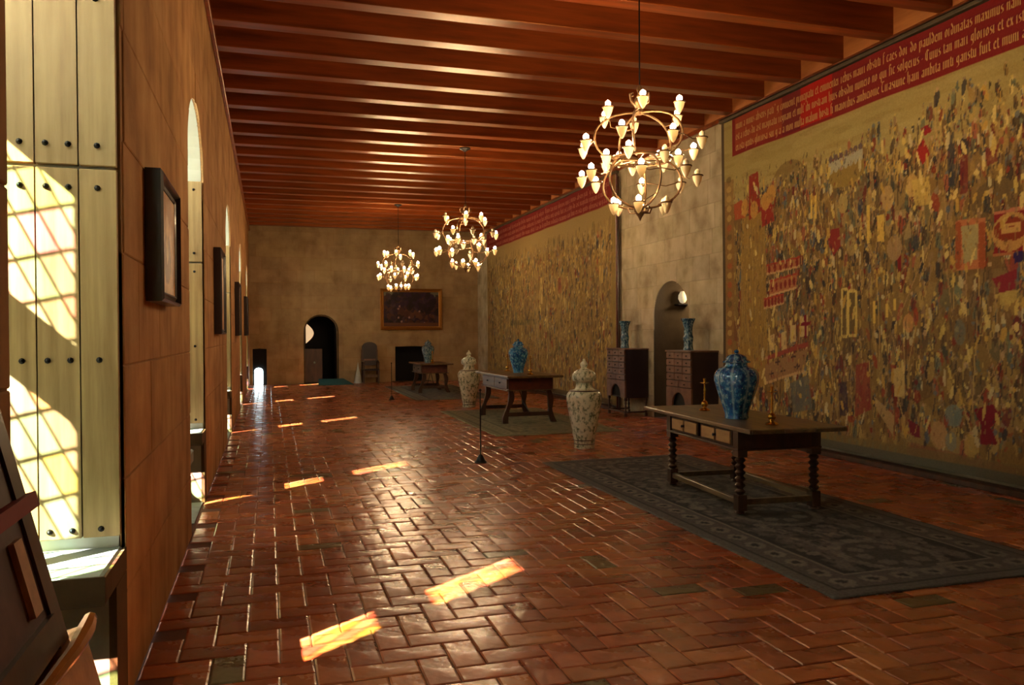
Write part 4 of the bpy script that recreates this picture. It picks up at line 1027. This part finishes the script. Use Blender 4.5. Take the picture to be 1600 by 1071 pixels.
BUL = data_of(MB().lathe(bp, 8), 'bulb', 'bulb'); BUD = data_of(MB().lathe(bp, 8), 'bulb', 'candle')
for lab, px, py, zc_, f, sd_ in (('nearest iron chandelier of curved ribs with small glass cups, largest in view', 1020, 240, 7.25, lambda c, s: .95 if c < .2 else .4, 1),
                     ('middle iron chandelier with glass cups, second from the camera', 733, 375, 14.5, lambda c, s: .72, 2), ('farthest glowing chandelier hanging before the gilt painting', 619, 425, 21.5, lambda c, s: .85, 3)):
    d = ray(px, py); p = EYE + d * (zc_ / F)
    yb = min(BY, key=lambda q: abs(q - p.y)); chandelier(lab, p.x, yb if abs(yb - p.y) < .45 else p.y, p.z, f, sd_)

# ------------------------------------------------------------------ far end of the hall
def hall_chair(label, loc, rz, W=.54, H=1.36):
    t = thing('high_back_chair', label, 'chair', loc, rz, 'dark high backed chairs')
    D = .5
    for x in (-W / 2 + .03, W / 2 - .03):
        MB().box((x - .025, -D, 0), (x + .025, -D + .05, .46), .004).build('leg', 'dark_wood', t); MB().box((x - .025, -.05, 0), (x + .025, 0, 1.1), .004).build('leg', 'dark_wood', t)
        MB().tube([(x, -.05, .72), (x, -.25, .74), (x, -D + .03, .70), (x, -D - .02, .68)], .026, 8).build('arm', 'dark_wood', t, True); MB().box((x - .02, -D + .005, .46), (x + .02, -D + .045, .70)).build('arm_post', 'dark_wood', t)
    MB().box((-W / 2, -D, .42), (W / 2, 0, .47), .01).build('seat', 'ebony', t)
    N = 10; poly = [(-W / 2 + .02, .58), (W / 2 - .02, .58), (W / 2 - .02, H - .16)] + [((W / 2 - .02) * math.cos(PI * k / N), H - .16 + .16 * math.sin(PI * k / N)) for k in range(1, N)] + [(-W / 2 + .02, H - .16)]
    MB().prism(poly, 'y', -.045, -.01).build('backrest', 'ebony', t, fix=True)
    MB().box((-W / 2 + .06, -D + .01, .2), (W / 2 - .06, -D + .035, .30), .004).build('front_rail', 'dark_wood_h', t)
    MB().box((-W / 2 + .08, -.052, .74), (W / 2 - .08, -.044, .80)).build('back_rail', 'cab_wood', t); return t
p = on_y(578.5, 590, YF - .3); hall_chair('dark high backed armchair against the far wall between doorway and fireplace', (p.x, YF - .14, .001), 0)
# arched far doorway
d1 = struct('door_1'); 
mb = MB(); N = 14
arc = [(door_c + .52 * math.cos(PI * k / N), 1.72 + .52 * math.sin(PI * k / N)) for k in range(N + 1)]; arc2 = [(door_c + .565 * math.cos(PI * k / N), 1.72 + .565 * math.sin(PI * k / N)) for k in range(N + 1)]
o_ = [(door_c + .565, 0)] + arc2 + [(door_c - .565, 0)]; i_ = [(door_c + .52, 0)] + arc + [(door_c - .52, 0)]; n = len(o_)
mb = MB(); vs = [(a, YF - .008, b) for a, b in o_] + [(a, YF - .008, b) for a, b in i_] + [(a, YF + .1, b) for a, b in o_] + [(a, YF + .1, b) for a, b in i_]
fs = []
for k in range(n - 1): fs += [(k, k + 1, n + k + 1, n + k), (n + k, n + k + 1, 3 * n + k + 1, 3 * n + k), (k + 1, k, 2 * n + k, 2 * n + k + 1)]
mb.add(vs, fs).build('door_frame', 'stone_far', d1, fix=True)
leaf = MB(); leaf.box((door_c - .51, YF + .34, .01), (door_c + .05, YF + .39, 1.15), .01); leaf.build('door_leaf', 'dark_wood', d1)
k_ = on_y(491.5, 567, YF + .3); MB().lathe([(.001, .05), (.03, .04), (.035, .02), (.015, 0)], 12).build('door_knob', 'white', d1, True).matrix_local = Matrix.Translation((k_.x, YF + .34, k_.z)) @ Matrix.Rotation(PI / 2, 4, 'X')  # white paints the bright glow on the brass knob
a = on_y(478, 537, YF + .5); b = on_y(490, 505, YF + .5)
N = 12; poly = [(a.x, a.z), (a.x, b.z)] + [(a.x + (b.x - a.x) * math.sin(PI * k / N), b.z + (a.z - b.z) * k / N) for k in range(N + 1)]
MB().prism(poly, 'y', YF + .50, YF + .53).build('lit_plaster_patch', 'daylit_wall' if False else emis('lit_wall_glow', (1, .72, .42), .55), d1, fix=True)  # self-glowing piece, paints the light on the inner wall
# low lit opening in the left corner
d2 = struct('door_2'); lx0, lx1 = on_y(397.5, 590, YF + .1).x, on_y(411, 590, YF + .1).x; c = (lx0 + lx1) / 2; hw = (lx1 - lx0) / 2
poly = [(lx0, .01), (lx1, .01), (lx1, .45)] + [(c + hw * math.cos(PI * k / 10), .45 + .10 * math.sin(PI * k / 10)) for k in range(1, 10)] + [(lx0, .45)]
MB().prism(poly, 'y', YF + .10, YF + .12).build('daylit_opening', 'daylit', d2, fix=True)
MB().box((low0, YF + .13, 0), (low1, YF + .16, 1.17)).build('door_leaf', 'black', d2)
# teal ramp, white cone
a = on_z(492, 597, 0); b = on_z(545, 597, 0)
rp = thing('door_mat', 'teal green sloping mat in front of the far arched doorway', 'mat', (0, 0, .001))
a.y = YF - 1.0; rp.location = (a.x, a.y, .002)
MB().add([(0, 0, 0), (b.x - a.x, 0, 0), (b.x - a.x - .25, YF - a.y - .1, .0), (.05, YF - a.y - .1, 0), (0, 0, .02), (b.x - a.x, 0, .02), (b.x - a.x - .25, YF - a.y - .1, .16), (.05, YF - a.y - .1, .16)], [(3, 2, 1, 0), (4, 5, 6, 7), (0, 1, 5, 4), (1, 2, 6, 5), (2, 3, 7, 6), (3, 0, 4, 7)]).build('mat_surface', 'teal', rp)
p = on_z(550, 594, 0); cn = thing('floor_cone', 'small white pointed cone standing right of the far arched doorway', 'cone', (p.x, YF - .25, .001))
MB().lathe(smooth_prof([(.14, 0), (.14, .03), (.12, .06), (.10, .2), (.05, .42), (.018, .62), (.001, .70)]), 20).build('cone_body', 'white', cn, True)
MB().lathe([(.15, 0), (.15, .02), (.14, .025)], 20).build('cone_base', 'white', cn, True)
# firebox hearth
hs = MB().box((fire0 - .12, YF - .015, 0), (fire1 + .12, YF + .1, .03), .006).build('hearth', 'stone_far', wf)

# ------------------------------------------------------------------ near chair at the left edge
ch = thing('armchair', 'purplish leather high backed armchair with red cord at the lower left corner', 'chair', (-.17, .89, .001), 0)
th = math.radians(14)   # recline
def rec(s, y, d): return (-s * math.sin(th) - d * math.cos(th) + .0, y, .46 + s * math.cos(th) - d * math.sin(th))
def slab(name, s0, s1, ya, yb, d0, d1, mat):
    vs = [rec(s, y, d) for s in (s0, s1) for y in (ya, yb) for d in (d0, d1)]
    MB().add(vs, [(0, 1, 3, 2), (4, 6, 7, 5), (0, 4, 5, 1), (2, 3, 7, 6), (0, 2, 6, 4), (1, 5, 7, 3)]).build(name, mat, ch, fix=True)
for y in (0, .56): slab('stile', -.02, 1.15, y, y + .05, .0, .05, 'dark_wood')
slab('backrest', .71, 1.13, .05, .56, .005, .04, 'leather'); slab('back_rail', .66, .71, .05, .56, -.005, .045, 'dark_wood')
slab('gilt_leather_panel', .40, .65, .05, .66, -.012, .035, 'gold_leather'); MB().tube([rec(.655, y_, -.02 + .012 * math.sin(y_ * 9)) for y_ in (.03, .2, .35, .5, .6, .67)], [.008, .010, .009, .012, .015, .011], 8).build('gilt_leather_roll', 'gold_leather', ch, True); slab('back_rail', .34, .40, .05, .56, 0, .045, 'dark_wood')
slab('galloon', .73, .85, .48, .52, -.004, .005, 'galloon'); slab('red_cord', .88, .905, -.01, .615, -.014, .06, 'red_cord'); slab('crest', 1.12, 1.17, .0, .61, -.006, .05, 'red_wood')
MB().box((-.02, .0, .40), (.44, .61, .46), .01).build('seat', 'leather', ch)
for x in (0, .40):
    for y in (0, .56): MB().box((x, y, 0), (x + .05, y + .05, .40), .005).build('leg', 'dark_wood', ch)
for y in (.025, .585):
    MB().tube([(-.06, y, .72), (.1, y, .73), (.35, y, .70), (.46, y, .69), (.49, y, .66)], [.02, .022, .024, .03, .026], 8).build('arm', 'dark_wood', ch, True); MB().box((.40, y - .02, .46), (.44, y + .02, .70)).build('arm_post', 'dark_wood', ch)
